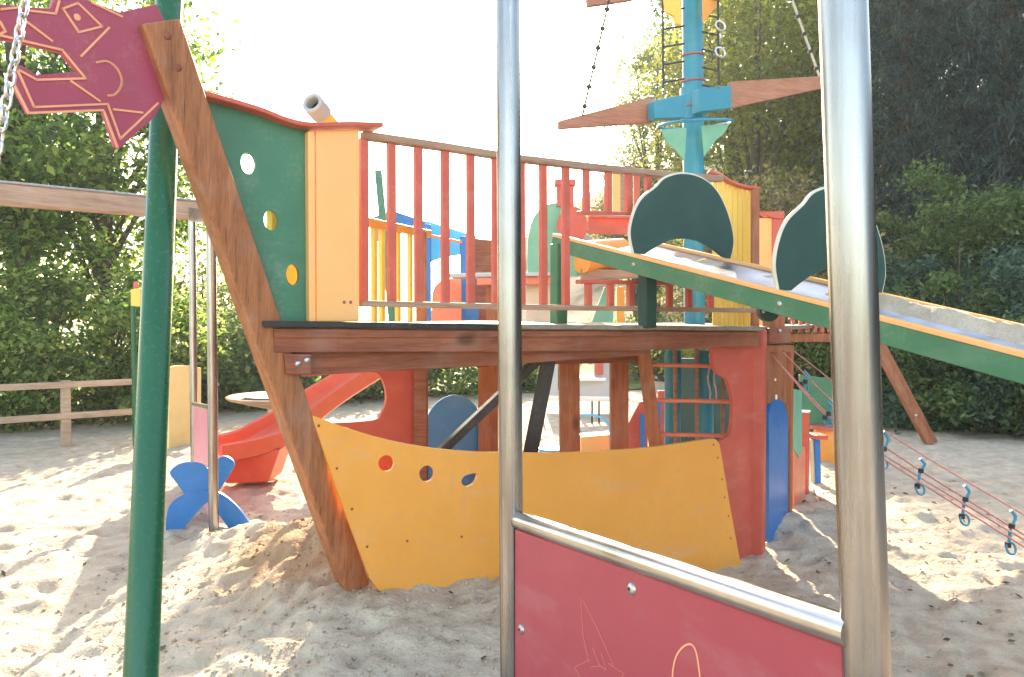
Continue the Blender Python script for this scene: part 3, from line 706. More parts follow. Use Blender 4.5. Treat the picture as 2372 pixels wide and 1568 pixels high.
part('side_board', slab(P(SIDE, [(1829, 1030), (1856, 1035), (1856, 1185), (1829, 1185)]), SIDE.n * -1, .03), 'salmon', ship, .003)
q = SIDE.hit(1863, 955); part('side_post', bar(q, Vector((q.x, q.y, -.3)), .075, .075, up=side), 'red', ship, .006); part('post_cap', bar(q, q + UP * .015, .085, .085, up=side), 'white', ship, .004)
# deck-end block, beam and small balusters beyond the corner
part('beam_end', bar(at(1768, 777, 5.55), at(1818, 777, 5.55), .22, .105), 'fascia_wood', ship, .006)
part('beam_end', bar(at(1768, 806, 5.6), at(1818, 806, 5.6), .22, .05), 'post_wood', ship, .006)
part('bolt', dome(at(1806, 766, 5.43), .012, (0, -1, 0), .6), 'zinc', ship, smooth=True)
part('rear_beam', bar(at(1820, 782, 7.0), at(2000, 783, 7.0), .08, .07), 'post_wood', ship, .005)
part('rear_rail', bar(at(1826, 735, 7.1), at(2000, 738, 7.1), .05, .04), 'red', ship, .004)
for i in range(9):
    x = 1836 + i * 17
    part('rear_baluster', bar(at(x, 770, 7.1), at(x, 738, 7.1), .03, .03), 'red', ship, .003)
part('corner_panel', slab([at(1768, 775, 5.6), at(1818, 775, 5.6), at(1818, 715, 5.6), at(1768, 712, 5.6)], Vector((0, -1, 0)), .03), 'post_wood', ship, .004)
# yellow plank wall and the orange end panel on the deck
for i in range(8):
    x0, x1 = 1650 + i * 11.6, 1650 + (i + 1) * 11.6
    tp = lambda x: np.interp(x, [1640, 1665, 1690, 1720, 1745], [404, 412, 428, 438, 442])
    pl = Plane(plan(1640, 5.62), plan(1750, 5.62))
    part('plank', slab(P(pl, [(x0 + .8, tp(x0)), (x1 - .8, tp(x1)), (x1 - .8, 760), (x0 + .8, 760)]), pl.n, .025), 'yellow', ship, .004, seg=1)
part('cap_rail', strip_along([at(x, y, 5.6) for x, y in curve([(1640, 398), (1665, 406), (1690, 422), (1720, 433), (1757, 438)], 5)], .09, .018, Vector((0, -1, 0))), 'red', ship, .004, label='curved red cap over the yellow plank wall')
pl = Plane(plan(1757, 6.1), plan(1820, 6.1))
part('end_panel', slab(P(pl, [(1758, 505), (1792, 505), (1792, 760), (1758, 760)]), pl.n, .03), 'orange_panel', ship, .004)
part('end_panel', slab(P(pl.off(.01), [(1788, 492), (1816, 492), (1816, 760), (1788, 760)]), pl.n, .06), 'red', ship, .006)
part('cap_rail', slab(P(pl.off(.03), [(1758, 488), (1778, 500), (1795, 506), (1816, 506), (1818, 489), (1775, 490)]), pl.n, .1), 'red', ship, .004, label='short red cap of the stern panel')
# far yellow picket fence
part('far_rail', bar(FAR.hit(835, 512), FAR.hit(992, 542), .05, .05), 'orange', ship, .004)
for x in (866, 884, 921, 949):
    pw = .05
    a = FAR.hit(x, np.interp(x, [835, 992], [516, 546])); b = Vector((a.x, a.y, dz0 - .02))
    part('picket', bar(b, a, pw, .025, up=Vector((1, -.3, 0))), 'yellow', ship, .004)
a = FAR.hit(975, 535); part('far_post', bar(Vector((a.x, a.y, dz0 - .02)), a, .07, .07), 'post_wood', ship, .005)
# telescope
tp0 = at(724, 239, 4.2); tdir = Vector((.13, .45, -.17)).normalized()
tel = part('telescope', tube([tp0 + tdir * .06, tp0 + tdir * .36], .045, 20), 'yellow', ship, smooth=True, label='yellow toy telescope with grey eyepiece')
ey = tube([tp0, tp0 + tdir * .09], .058, 24, cap=False)
part('eyepiece', join(ey, tube([tp0 + tdir * .002, tp0 + tdir * .085], .036, 24, cap=False), ring(tp0, .047, .0115, tdir, 28, 8)), 'grey', tel, smooth=True)
part('lens', tube([tp0 + tdir * .05, tp0 + tdir * .055], .037, 20), 'black', tel)
part('telescope_mount', tube([tp0 + tdir * .25, tp0 + tdir * .25 - UP * .95], .025, 12), 'zinc', tel, smooth=True)
# upper far railing
part('far_rail', bar(at(1365, 500, 7.0), at(1480, 504, 7.0), .05, .035), 'red', ship, .004)
for x, m, ww in ((1427, 'orange_panel', .07), (1440, 'rail_wood', .03), (1474, 'red', .06)):
    part('far_post', bar(at(x, 496, 7.0), at(x, 392, 7.0), ww, .03), m, ship, .004)
part('far_panel', slab([at(1362, 498, 7.1), at(1480, 500, 7.1), at(1480, 545, 7.1), at(1362, 540, 7.1)], Vector((0, -1, 0)), .03), 'red', ship, .004)
# mast
mY = 6.4
mb = at(1608, 740, mY); mb = Vector((mb.x, mb.y, dz1 - .02)); mt = at(1602, -260, mY)
mast = part('mast', tube([mb, mt], .083, 28), 'teal', ship, smooth=True, label='tall blue round mast')
for x in (1558, 1634):
    q = at(x, 812, 6.1); part('underdeck_post', tube([q, Vector((q.x, q.y, -.3))], .062, 20), 'teal', ship, smooth=True)
# yardarm and collar in one slightly turned plane
YP = Plane(plan(1297, 5.75), plan(1900, 6.65), .0)
part('yardarm', slab(P(YP, [(1297, 279), (1517, 222), (1517, 283), (1297, 298)]), YP.n, .05), 'yard_wood', mast, .005)
part('yardarm', slab(P(YP, [(1693, 189), (1906, 176), (1906, 204), (1693, 250)]), YP.n, .05), 'yard_wood', mast, .005)
cpn = YP.off(.035)
part('collar', slab(P(YP.off(.13), [(1516, 232), (1590, 217), (1590, 272), (1516, 274)]), YP.n, .1), 'teal', mast, .006)
part('collar', slab(P(YP.off(.05), [(1620, 204), (1694, 198), (1694, 250), (1620, 259)]), YP.n, .1), 'teal', mast, .006)
part('collar', tube([at(1604, 280, mY), at(1604, 205, mY)], .1, 28), 'teal', mast, smooth=True)
YU = YP
part('yardarm', slab(P(YU, [(1362, -8), (1560, -60), (1560, -20), (1450, 2), (1364, 14)]), YU.n, .05), 'yard_wood', mast, .005)
# green sail-shaped wings under the collar
for off, pts in ((.10, curve([(1532, 300), (1545, 330), (1565, 347), (1577, 362), (1586, 371)], 4) + [(1590, 296)]), (.0, [(1626, 290)] + [(1632, 362)] + curve([(1644, 345), (1658, 325), (1676, 310), (1689, 288)], 4))):
    part('wing', slab(P(YP.off(off), pts), YP.n, .018), 'green_light', mast, .003)
part('rope_hoop', ring(at(1608, 288, mY), .29, .012, Vector((-.05, -.12, 1)), 36, 8), 'clip_blue', mast, smooth=True)
# rope ladders up the mast
for sx in (1536, 1664):
    t0, t1 = at(sx, 205 if sx < 1600 else 196, 6.2), at(sx - 2, -60, 6.2)
    rp_ = part('rope_ladder', tube([t0, t1], .009, 8), 'rope_dark', mast, smooth=True)
    for i, y in enumerate(range(-20, 200, 41)):
        yy = y + (0 if sx < 1600 else 14)
        part('ladder_rung', tube([at(sx, yy + 6, 6.2), at(1584 if sx < 1600 else 1626, yy - 2, 6.3)], .008, 8), 'rope_dark', rp_, smooth=True)
for y in (128, 188, 246):
    part('rope_band', ring(at(1604, y, mY), .092 if y < 200 else .11, .007, Vector((-.06, -.1, 1)), 30, 6), 'rope_red', mast, smooth=True)
# crow's nest boards
part('crow_nest', slab(P(YP.off(.12), [(1534, -40), (1576, -45), (1578, 58), (1566, 55), (1562, 38), (1543, 28)]), YP.n, .025), 'yellow', mast, .004)
part('crow_nest', slab(P(YP.off(.0), [(1630, -40), (1668, -45), (1664, 14), (1650, 26), (1636, 44), (1630, 50)]), YP.n, .025), 'orange', mast, .004)
# knotted stays between the two yards
for (xa, ya, xb, yb, n, m) in ((1407, 4, 1346, 268, 6, 'rope_dark'), (1808, -60, 1893, 178, 6, 'rope_light')):
    A, B = YP.hit(xa, ya) + YP.n * .02, YP.hit(xb, yb) + YP.n * .02
    r_ = part('stay_rope', tube([A, B], .0075 if m == 'rope_dark' else .011, 8), m, mast, smooth=True)
    for i in range(n):
        c = A.lerp(B, (i + .45) / (n - .1)); d = (B - A).normalized()
        part('knot', tube([c - d * .016, c - d * .008, c + d * .008, c + d * .016], [.008, .02, .02, .008], 10), 'rope_dark', r_, smooth=True)
q = at(1668, 60, 6.15)
part('shackle', join(ring(q, .03, .008, (0, -1, 0), 14, 6, 1.4), ring(q - UP * .10, .028, .008, (1, -.2, 0), 14, 6, 1.4), ring(q - UP * .2, .03, .008, (0, -1, 0), 14, 6, 1.4)), 'zinc', mast, smooth=True)

# ------------------------------------------------------------------ sand chute
A0, A1 = at(1284, 548, 5.3), at(2390, 833, 2.78)
cd = (A1 - A0).normalized(); hd = Vector((cd.x, cd.y, 0)).normalized(); pr = Vector((-hd.y, hd.x, 0))
if pr.x < 0: pr = -pr
up_ = pr.cross(cd); up_ = up_ if up_.z > 0 else -up_
A1e = A1 + cd * .7
CW = .78
chute = thing('sand_chute', 'long sloping sand chute with green sides and two dark green fins', 'sand chute', (A1e.x, A1e.y, 0))
def chp(s, across, h=0.0): return A0 + cd * s + pr * across + up_ * h
CL = (A1e - A0).length
for ac, nm in ((0, 'side_board'), (CW, 'side_board')):
    part(nm, bar(chp(0, ac, -.045), chp(CL, ac, -.045), .035, .09, up=up_), 'green_side', chute, .004)
    part('top_edge', bar(chp(0, ac, .011), chp(CL, ac, .011), .042, .022, up=up_), 'orange_panel', chute, .004)
def trough(h0):
    V, F = [], []; n, m = 60, 14
    for i in range(n + 1):
        for j in range(m + 1):
            a = j / m; V.append(chp(CL * i / n, .02 + (CW - .04) * a, h0 - .07 * math.sin(math.pi * a)))
    for i in range(n):
        for j in range(m): q = i * (m + 1) + j; F.append((q, q + 1, q + m + 2, q + m + 1))
    return V, F
part('tray', trough(.0), 'tray', chute, smooth=True, label='worn blue grey metal tray')
def sand_in_chute():
    V, F = [], []; n, m = 150, 18
    for i in range(n + 1):
        s = CL * i / n
        for j in range(m + 1):
            a = j / m
            pile = (.012 + .055 * min(1, max(0, (s - 1.6) / .7))) * math.exp(-((a - .90) / .09) ** 2) + .028 * math.exp(-((a - .10) / .10) ** 2) + .035 * float(vnoise(np.array(s * 4.), np.array(a * 3. + 5), 21)) - .018 - .03 * max(0, abs(a - .5) - .46) / .04
            z = -.07 * math.sin(math.pi * a) + pile + (.02 * float(vnoise(np.array(s * 30.), np.array(a * 14.), 22)) if pile > 0 else 0)
            z = max(z, -.07 * math.sin(math.pi * a) - .012)
            V.append(chp(s, .022 + (CW - .044) * a, z))
    for i in range(n):
        for j in range(m): q = i * (m + 1) + j; F.append((q, q + 1, q + m + 2, q + m + 1))
    return V, F
s_ = solo('sand_heap', sand_in_chute(), 'sand', 'sand lying in the sloping chute', None, smooth=True); s_['kind'] = 'stuff'; del s_['label']; s_['label'] = 'loose sand lying in the sloping chute'; s_['category'] = 'sand'
# fins: an outline across the chute, arch cut for the sand
fin = [(0, 0), (-.03, .17), (.0, .34), (.06, .47), (.16, .57), (.19, .60), (.26, .68), (.40, .735), (.56, .725), (.69, .65), (.78, .52), (.85, .34), (.88, .16), (.85, .0)]
arch = [(.78, .02), (.68, .09), (.56, .145), (.43, .16), (.30, .135), (.17, .06), (.09, .0)]
for s, sc in ((.83, .67), (1.9, .69)):
    c0 = chp(s, 0, .02)
    pts = [c0 + pr * (x * CW / .85) + UP * (y * sc) for x, y in curve(fin, 4)] + [c0 + pr * x * (CW / .85) + UP * (y * sc) for x, y in curve(arch, 3)]
    nf = -hd if (-hd).y < 0 else hd
    f_ = part('fin', slab(pts, nf, .022), 'green_fin', chute, .003, label='dark green cloud shaped fin ' + ('nearer the deck' if s < 1.5 else 'lower down the chute'))
    k_ = len(curve(fin, 4)); ol = [p - nf * .011 for p in pts[:k_]]
    part('fin_edge', tube(ol, .0112, 8), 'cut_edge', f_, smooth=True)
    part('fin_bolt', dome(chp(s + .03, -.019, -.04), .014, -pr, .5), 'zinc', chute, smooth=True)
q = chp(.06, .0, -.04); part('support_post', bar(Vector((q.x, q.y, dz1)), q, .085, .085, up=pr), 'green_side', chute, .006)
q = chp(.83, .12, -.08); part('support_post', bar(Vector((q.x, q.y, dz1)), q, .08, .08, up=pr), 'green_fin', chute, .006)
q = at(1782, 722, 3.95); part('bracket', slab([q + Vector((.05 * math.cos(a), 0, .05 * math.sin(a))) for a in [i * .3142 for i in range(20)]], Vector((0, -1, 0)), .05), 'green_fin', chute, .004)
for dx in (-14, 12): part('bolt', dome(at(1782 + dx, 722, 3.9), .008, (0, -1, 0), .5), 'zinc', chute, smooth=True)
q = chp(CL - .25, .1, -.1); part('support_post', bar(Vector((q.x, q.y, -.2)), q, .09, .09, up=pr), 'green_side', chute, .006)

# ------------------------------------------------------------------ foreground steel frame with pink panel
FA, FB = 2.50, 1.33
fr = thing('steel_frame', 'near steel frame with two upright posts, a sloping rail and dark pink panel', 'climbing frame', (at(1500, 740, 1.9).x, 1.9, 0))
pa = [at(1176, 0, FA), at(1182, 1000, FA)]
d = (pa[1] - pa[0]).normalized()
part('post', tube([pa[0] - d * 1.2, pa[0] + d * ((pa[0].z + .3) / -d.z)], .0375, 40), 'steel', fr, smooth=True, label='slim far steel post')
pb = [at(1952, 0, FB), at(2007, 1568, FB)]
d = (pb[1] - pb[0]).normalized()
part('post', tube([pb[0] - d * 1.6, pb[0] + d * ((pb[0].z + .3) / -d.z)], .0385, 48), 'steel', fr, smooth=True, label='thick near steel post on the right')
ra, rb = at(1192, 1202, FA), at(1975, 1466, FB)
part('rail', tube([ra, rb], .0285, 36), 'steel_rail', fr, smooth=True, label='bright sloping steel rail')
PP = Plane(plan(1182, FA), plan(1990, FB), .008)
part('panel', slab(P(PP, [(1192, 1226), (1965, 1503), (1965, 2300), (1192, 1750)]), PP.n, .016), 'pink_panel', fr, .002, label='dark pink panel with scratched drawing and bolts')
for x, y in ((1463, 1363), (1208, 1457)):
    c = PP.hit(x, y)
    b_ = part('bolt', dome(c, .0165, PP.n, .55, 20, 5), 'zinc', fr, smooth=True)
    part('bolt_socket', tube([c + PP.n * .0085, c + PP.n * .0098], .005, 6), 'black', b_)
PPf = PP.off(.0006)
def scratch(ls, wd, mat):
    gs = []
    for l in ls:
        for a, b in zip(l[:-1], l[1:]):
            A, B = PPf.hit(*a), PPf.hit(*b); gs.append(bar(A, B, .0016, wd, up=PP.n.cross((B - A).normalized())))
    return join(*gs)
part('engraved_line', scratch([curve([(1557, 1600), (1558, 1555), (1566, 1520), (1582, 1498), (1600, 1492), (1612, 1510), (1620, 1560), (1628, 1640)], 4)], .0042, 'engraved'), 'engraved', fr)
part('engraved_line', scratch([[(1345, 1385), (1350, 1470), (1362, 1530)], [(1350, 1390), (1385, 1460), (1422, 1545)], [(1366, 1528), (1330, 1545), (1350, 1580)], [(1372, 1500), (1388, 1540), (1404, 1552), (1392, 1512)], [(1408, 1536), (1446, 1560), (1430, 1580)], [(1368, 1545), (1392, 1542)]], .0013, 'engraved'), 'scratch', fr)

# ------------------------------------------------------------------ green leaning pole and chain
ga, gb = at(392, 0, 3.70), at(326, 1568, 2.72)
d = (gb - ga).normalized()
solo('leaning_pole', tube([ga - d * 1.6, gb + d * .6], .058, 48), 'green_pole', 'glossy dark green leaning pole in the left foreground', 'pole', smooth=True)
ch = thing('swing_chain', 'shiny steel swing chain hanging across the dragon snout', 'chain', at(-40, 560, 2.0))
c0, c1 = at(72, -70, 2.0), at(-60, 640, 2.0); cdn = (c1 - c0).normalized(); nl = int((c1 - c0).length / .029)
for i in range(nl):
    c = c0 + cdn * (.029 * (i + .5)); s0 = Vector((0, -1, 0)); nn = (s0 if i % 2 else cdn.cross(s0)); nn = (nn + Vector((random.uniform(-.25, .25), 0, random.uniform(-.2, .2)))).normalized()
    u = (cdn - nn * cdn.dot(nn)).normalized(); v_ = nn.cross(u)
    pts = [c + u * (.0195 * math.cos(a) + (.0 if True else 0)) + v_ * .0105 * math.sin(a) for a in [2 * math.pi * j / 14 for j in range(14)]]
    part('link', tube(pts, .0042, 6, closed=True), 'chain_steel', ch, smooth=True)

# ------------------------------------------------------------------ far swing frame on the left
sf = thing('swing_set', 'far swing frame with wooden beam on two slim steel posts', 'swing frame', on(470, 6.4))
part('post', tube([at(444, 470, 7.4), Vector((at(447, 740, 7.4).x, 7.4, -.3))], .034, 18), 'steel', sf, smooth=True)
part('post', tube([at(488, 490, 5.5), Vector((at(491, 740, 5.5).x, 5.5, -.3))], .034, 18), 'steel', sf, smooth=True)
BPn = at(462, 490, 6.35); BPl = at(-30, 448, 5.1); bd = (BPl - BPn).normalized()
part('beam', bar(BPn - bd * .1, BPl + bd * .6, .12, .135), 'beam_wood', sf, .008, label='long weathered wooden swing beam')
part('beam_cap', bar(BPn - bd * .1 + UP * .075, BPl + bd * .6 + UP * .075, .13, .016), 'zinc', sf, .003)
part('head_plate', slab([at(438, 480, 6.2), at(500, 488, 6.0), at(500, 520, 6.0), at(438, 512, 6.2)], Vector((0, -1, 0)), .02), 'zinc', sf, .003)
pk = Plane(plan(447, 7.3), plan(490, 5.55))
part('panel', slab(P(pk, [(446, 938), (486, 948), (486, 1260), (446, 1190)]), pk.n, .02), 'pink', sf, .003)
part('rail', tube([pk.hit(444, 934), pk.hit(488, 945)], .02, 12), 'steel_rail', sf, smooth=True)
part('stripe', slab(P(pk.off(.004), [(470, 1190), (476, 1192), (476, 1240), (470, 1236)]), pk.n, .006), 'red', sf)
# blue wheel of four paddles
WP = Plane(plan(380, 5.62), plan(580, 5.72))
wh = thing('sand_mill', 'bright blue four paddle sand wheel half buried by the steel posts', 'sand wheel', WP.hit(478, 1230))
pet = [curve([(480, 1160), (452, 1154), (430, 1146), (410, 1120), (394, 1099), (398, 1086), (418, 1074), (445, 1071), (470, 1078), (486, 1094), (494, 1140), (480, 1160)], 4),
       curve([(482, 1158), (492, 1120), (500, 1080), (508, 1060), (524, 1057), (540, 1068), (541, 1082), (526, 1108), (508, 1135), (490, 1158), (482, 1158)], 4),
       curve([(482, 1146), (455, 1142), (430, 1144), (404, 1158), (390, 1176), (385, 1205), (384, 1242), (396, 1247), (408, 1245), (436, 1210), (470, 1172), (486, 1158), (482, 1146)], 4),
       curve([(478, 1148), (500, 1140), (520, 1148), (548, 1172), (570, 1200), (579, 1220), (564, 1226), (545, 1238), (534, 1230), (505, 1190), (482, 1166), (478, 1148)], 4)]
for i, l in enumerate(pet):
    part('paddle', slab(P(WP.off(.004 * i), l[:-1]), WP.n, .035), 'blue', wh, .006)
h0 = WP.hit(477, 1148); part('hub', tube([h0 + WP.n * .03, h0 - WP.n * .06], .045, 18), 'blue', wh, smooth=True)
# red slide
slide = thing('red_slide', 'red plastic slide curving down to the sand behind the bow', 'slide', on(560, 7.3))
cl = [Vector(p) for p in curve([tuple(at(960, 790, 8.2)), tuple(at(880, 850, 8.0)), tuple(at(760, 925, 7.7)), tuple(at(660, 995, 7.4)), tuple(at(590, 1034, 7.15)), tuple(at(490, 1056, 6.9))], 6)]
def slide_geo():
    V, F = [], []; prof = [(-.29, .12), (-.265, .135), (-.24, .12), (-.22, .03), (-.17, .0), (.17, 0), (.22, .03), (.24, .12), (.265, .135), (.29, .12), (.26, -.02), (.2, -.05), (-.2, -.05), (-.26, -.02)]
    for i, p in enumerate(cl):
        dd = (cl[min(i + 1, len(cl) - 1)] - cl[max(i - 1, 0)]); s = Vector((-dd.y, dd.x, 0)).normalized(); u = dd.normalized().cross(s); u = u if u.z > 0 else -u
        V += [p + s * a * 1.0 + u * b for a, b in prof]
    m = len(prof)
    for i in range(len(cl) - 1):
        for k in range(m): F.append((i * m + k, i * m + (k + 1) % m, (i + 1) * m + (k + 1) % m, (i + 1) * m + k))
    F += [tuple(range(m)), tuple(range(len(V) - m, len(V)))]
    return V, F
part('chute', slide_geo(), 'red_slide', slide, smooth=True)
part('foot', slab([at(508, 1066, 6.95), at(648, 1040, 7.0), at(622, 1116, 7.0), at(522, 1120, 6.95)], Vector((0, -1, 0)), .4), 'red_slide', slide, .01)
# sand table
tb = on(655, 10.4)
tbl = thing('sand_table', 'round pale sand table on a thick cream pedestal', 'sand table', tb)
part('pedestal', lathe(tb, [(.22, -.1), (.2, .05), (.2, .34)], 24), 'cream', tbl, smooth=True)
part('basin', lathe(tb, [(.2, .34), (.45, .40), (.70, .47), (.72, .5), (.70, .51), (.5, .47), (.1, .45)], 36), 'fence_wood', tbl, smooth=True)
part('inset', lathe(tb, [(.3, .46), (.5, .50), (.52, .515), (.3, .52)], 30), 'grey', tbl, smooth=True)
# pale yellow board and signpost
yb = Plane(plan(390, 9.2), plan(465, 9.6))
solo('yellow_board', slab(P(yb, curve([(391, 1045), (393, 870), (400, 850), (430, 846), (462, 852), (466, 870), (464, 1045)], 3)), yb.n, .06), 'yellow_pale', 'pale yellow upright board behind the green pole', 'board', .008)
sg = thing('signpost', 'thin dark green signpost carrying a small yellow plate', 'signpost', on(310, 9.4))
part('pole', tube([at(308, 690, 9.4), Vector((at(310, 740, 9.4).x, 9.4, -.2))], .028, 14), 'green_pole', sg, smooth=True)
part('plate', slab([at(303, 670, 9.35), at(325, 668, 9.35), at(325, 710, 9.35), at(303, 708, 9.35)], Vector((0, -1, 0)), .012), 'yellow', sg, .002)
part('finial', slab([at(309, 652, 9.35), at(319, 652, 9.35), at(321, 668, 9.35), at(308, 668, 9.35)], Vector((0, -1, 0)), .012), 'red', sg, .002)
# wooden fence
f0, f1 = Vector(on(-420, 8.0)), Vector(on(385, 10.1)); fdv = (f1 - f0)
fc = thing('wooden_fence', 'weathered two rail wooden fence in front of the left hedge', 'fence', f0.lerp(f1, .6))
for z, nm in ((.73, 'rail'), (.36, 'rail')):
    part(nm, bar(f0 + UP * z, f1 + UP * z, .06, .075), 'fence_wood', fc, .008)
for px in (-330, 130, 375):
    t = 0
    for k in range(40):
        q = f0 + fdv * (k / 39)
        if abs((q.x / q.y) * FPX + 1185.5 - px) < abs(((f0 + fdv * t).x / (f0 + fdv * t).y) * FPX + 1185.5 - px): t = k / 39
    q = f0 + fdv * t + Vector((.02, .07, 0))
    part('post', bar(q - UP * .3, q + UP * .78, .1, .1, up=fdv.normalized()), 'fence_wood', fc, .01)

# ------------------------------------------------------------------ equipment behind the deck railing
tw = thing('play_tower', 'play tower with bright blue roof boards and blue posts behind the railing', 'play tower', on(1035, 9.0))
for x, Y in ((990, 9.0), (1073, 9.0)):
    q = at(x, 520 if x < 1000 else 548, Y); part('post', bar(Vector((q.x, q.y, 1.29)), q, .075, .075), 'blue', tw, .006)
part('floor', bar(at(850, 786, 9.2), at(1150, 786, 9.2), 1.0, .05), 'fascia_wood', tw, .006)
for x in (976, 1132):
    q = at(x, 786, 9.1); part('leg', bar(Vector((q.x, q.y, -.2)), q - UP * .02, .09, .09), 'post_wood', tw, .006)
TP = Plane(plan(860, 9.3), plan(1110, 9.3))
part('roof_board', slab(P(TP, [(858, 506), (905, 486), (988, 514), (988, 545), (955, 530), (872, 560), (858, 560)]), TP.n, .05), 'blue', tw, .006)
part('roof_board', slab(P(TP.off(.04), [(984, 510), (1102, 547)] + curve([(1102, 588), (1065, 590), (1020, 598), (986, 612)], 4)), TP.n, .04), 'cyan', tw, .006)
part('rail', tube([at(994, 545, 8.9), at(1070, 562, 8.9)], .018, 10), 'salmon', tw, smooth=True)
part('entrance_arch', slab([at(x, y, 8.8) for x, y in curve([(1000, 760), (1000, 690), (1008, 662), (1030, 648), (1060, 644)], 4) + [(1068, 645), (1068, 760)]], Vector((0, -1, 0)), .05), 'salmon', tw, .006)
q = at(1110, 556, 9.4); part('wood_box', slab([at(1100, 552, 9.2), at(1138, 556, 9.2), at(1138, 760, 9.2), at(1100, 760, 9.2)], Vector((0, -1, 0)), .25), 'fascia_wood', tw, .008)
part('low_panel', slab([at(1078, 712, 8.9), at(1108, 712, 8.9), at(1108, 760, 8.9), at(1078, 760, 8.9)], Vector((0, -1, 0)), .04), 'blue', tw, .005)
q0, q1 = at(876, 396, 8.2), at(908, 745, 8.2)
part('mast_pole', bar(at(912, 784, 8.8), at(876, 396, 8.8), .075, .075), 'green_panel', tw, .006)
stl = thing('play_stall', 'green arched play stall with counter and red chimney behind the railing', 'play stall', on(1290, 8.0))
part('arch_board', slab([at(x, y, 8.0) for x, y in curve([(1222, 640), (1222, 560), (1230, 515), (1250, 485), (1280, 470), (1312, 474), (1335, 490), (1345, 520), (1346, 640)], 5)], Vector((0, -1, 0)), .05), 'green_light', stl, .006)
part('round_board', slab([at(x, y, 7.8) for x, y in circ(1325, 522, 36, 44, 28)], Vector((0, -1, 0)), .04), 'red', stl, .005)
chn = part('chimney', bar(at(1308, 480, 8.02), at(1308, 432, 8.02), .17, .12), 'red', stl, .006)
part('chimney_cap', bar(at(1308, 432, 8.02), at(1308, 418, 8.02), .21, .16), 'red', chn, .006)
part('counter', bar(at(1045, 640, 8.3), at(1296, 636, 8.0), .35, .04), 'grey', stl, .006)
part('counter_front', slab([at(1218, 645, 8.1), at(1278, 645, 8.1), at(1278, 785, 8.1), at(1218, 785, 8.1)], Vector((0, -1, 0)), .3), 'cream', stl, .01)
part('floor', bar(at(1135, 790, 8.3), at(1440, 790, 8.3), .9, .05), 'fascia_wood', stl, .006)
part('counter_apron', bar(at(1105, 652, 8.05), at(1290, 650, 7.95), .05, .07), 'salmon', stl, .006)
q = at(1140, 650, 8.2); part('counter_leg', bar(Vector((q.x, q.y, -.2)), q, .12, .12), 'post_wood', stl, .006)
part('canopy', slab([at(1345, 622, 7.9), at(1500, 628, 7.9), at(1500, 640, 7.9), at(1345, 648, 7.9)], Vector((0, -1, 0)), .3), 'rail_wood', stl, .006)
part('barrel', tube([at(1345, 596, 7.9), at(1440, 588, 8.2)], .16, 24), 'orange', stl, smooth=True)
part('green_board', slab([at(1370, 745, 8.2), at(1400, 665, 8.2), at(1420, 665, 8.2), at(1420, 800, 8.2), at(1370, 800, 8.2)], Vector((0, -1, 0)), .03), 'green_light', stl, .005)
part('stall_post', slab([at(1428, 665, 8.3), at(1446, 665, 8.3), at(1446, 1000, 8.3), at(1428, 1000, 8.3)], Vector((0, -1, 0)), .07), 'orange', stl, .005)

# ------------------------------------------------------------------ things seen under the deck
ph = thing('playhouse', 'small grey framed playhouse with dark window and red shutter beyond the ship', 'playhouse', on(1370, 13))
part('wall', slab([at(1262, 780, 13), at(1412, 780, 13), at(1412, 925, 13), at(1262, 925, 13)], Vector((0, -1, 0)), .1, [[at(1292, 832, 13), at(1292, 905, 13), at(1330, 905, 13), at(1330, 832, 13)], [at(1338, 832, 13), at(1338, 872, 13), at(1376, 872, 13), at(1376, 832, 13)]]), 'grey', ph, .01)
part('shutter', slab([at(1378, 832, 12.9), at(1397, 832, 12.9), at(1397, 868, 12.9), at(1378, 868, 12.9)], Vector((0, -1, 0)), .03), 'red', ph, .005)
part('sill', bar(at(1332, 878, 12.9), at(1402, 878, 12.9), .12, .05), 'white', ph, .006)
bh = thing('barrier', 'white low barrier rail on thin dark legs beyond the ship', 'barrier', on(1380, 11.5))
part('rail', tube([at(1250, 922, 11.5), at(1490, 925, 11.5)], .035, 14), 'white', bh, smooth=True)
for x in (1258, 1371, 1387, 1480):
    q = at(x, 924, 11.5); part('leg', tube([q, Vector((q.x, q.y, -.2))], .014, 8), 'black', bh, smooth=True)
hq = thing('hoop', 'pale blue hoop lying on the sand under the wooden posts', 'hoop', on(1372, 9.5, .1))
part('rim', ring(at(1372, 985, 9.5), .21, .012, Vector((.1, -.5, .9)), 36, 8), 'cyan', hq, smooth=True)
solo('sand_bucket', lathe(on(1278, 7.6, .02), [(.1, 0), (.125, .24), (.13, .25), (.12, .25)], 24), 'cyan', 'light blue bucket on the sand behind the black brace', 'bucket', smooth=True)
solo('play_block', slab([at(1345, 1012, 8.2), at(1416, 1006, 8.2), at(1416, 1075, 8.2), at(1345, 1075, 8.2)], Vector((0, -1, 0)), .25), 'orange_panel', 'pale orange block between two wooden posts under the deck', 'block', .01)
pn = thing('activity_board', 'red triangular play panel behind the leaning wooden post', 'panel', on(1470, 8.5))
part('board', slab([at(1448, 1050, 8.0), at(1448, 995, 8.0), at(1482, 930, 8.0), at(1500, 930, 8.0), at(1500, 1060, 8.0)], Vector((0, -1, 0)), .04), 'red', pn, .006)
part('board', slab([at(1482, 960, 7.9), at(1492, 960, 7.9), at(1496, 1055, 7.9), at(1484, 1055, 7.9)], Vector((0, -1, 0)), .04), 'blue', pn, .006)
pn = thing('activity_board', 'blue and red upright play panel seen through the arched window', 'panel', on(1530, 8.5))
part('board', slab([at(1508, 930, 8.3), at(1530, 930, 8.3), at(1530, 1060, 8.3), at(1508, 1060, 8.3)], Vector((0, -1, 0)), .04), 'blue', pn, .006)
part('board', slab([at(1524, 905, 8.4), at(1552, 905, 8.4), at(1552, 1060, 8.4), at(1524, 1060, 8.4)], Vector((0, -1, 0)), .04), 'red', pn, .006)
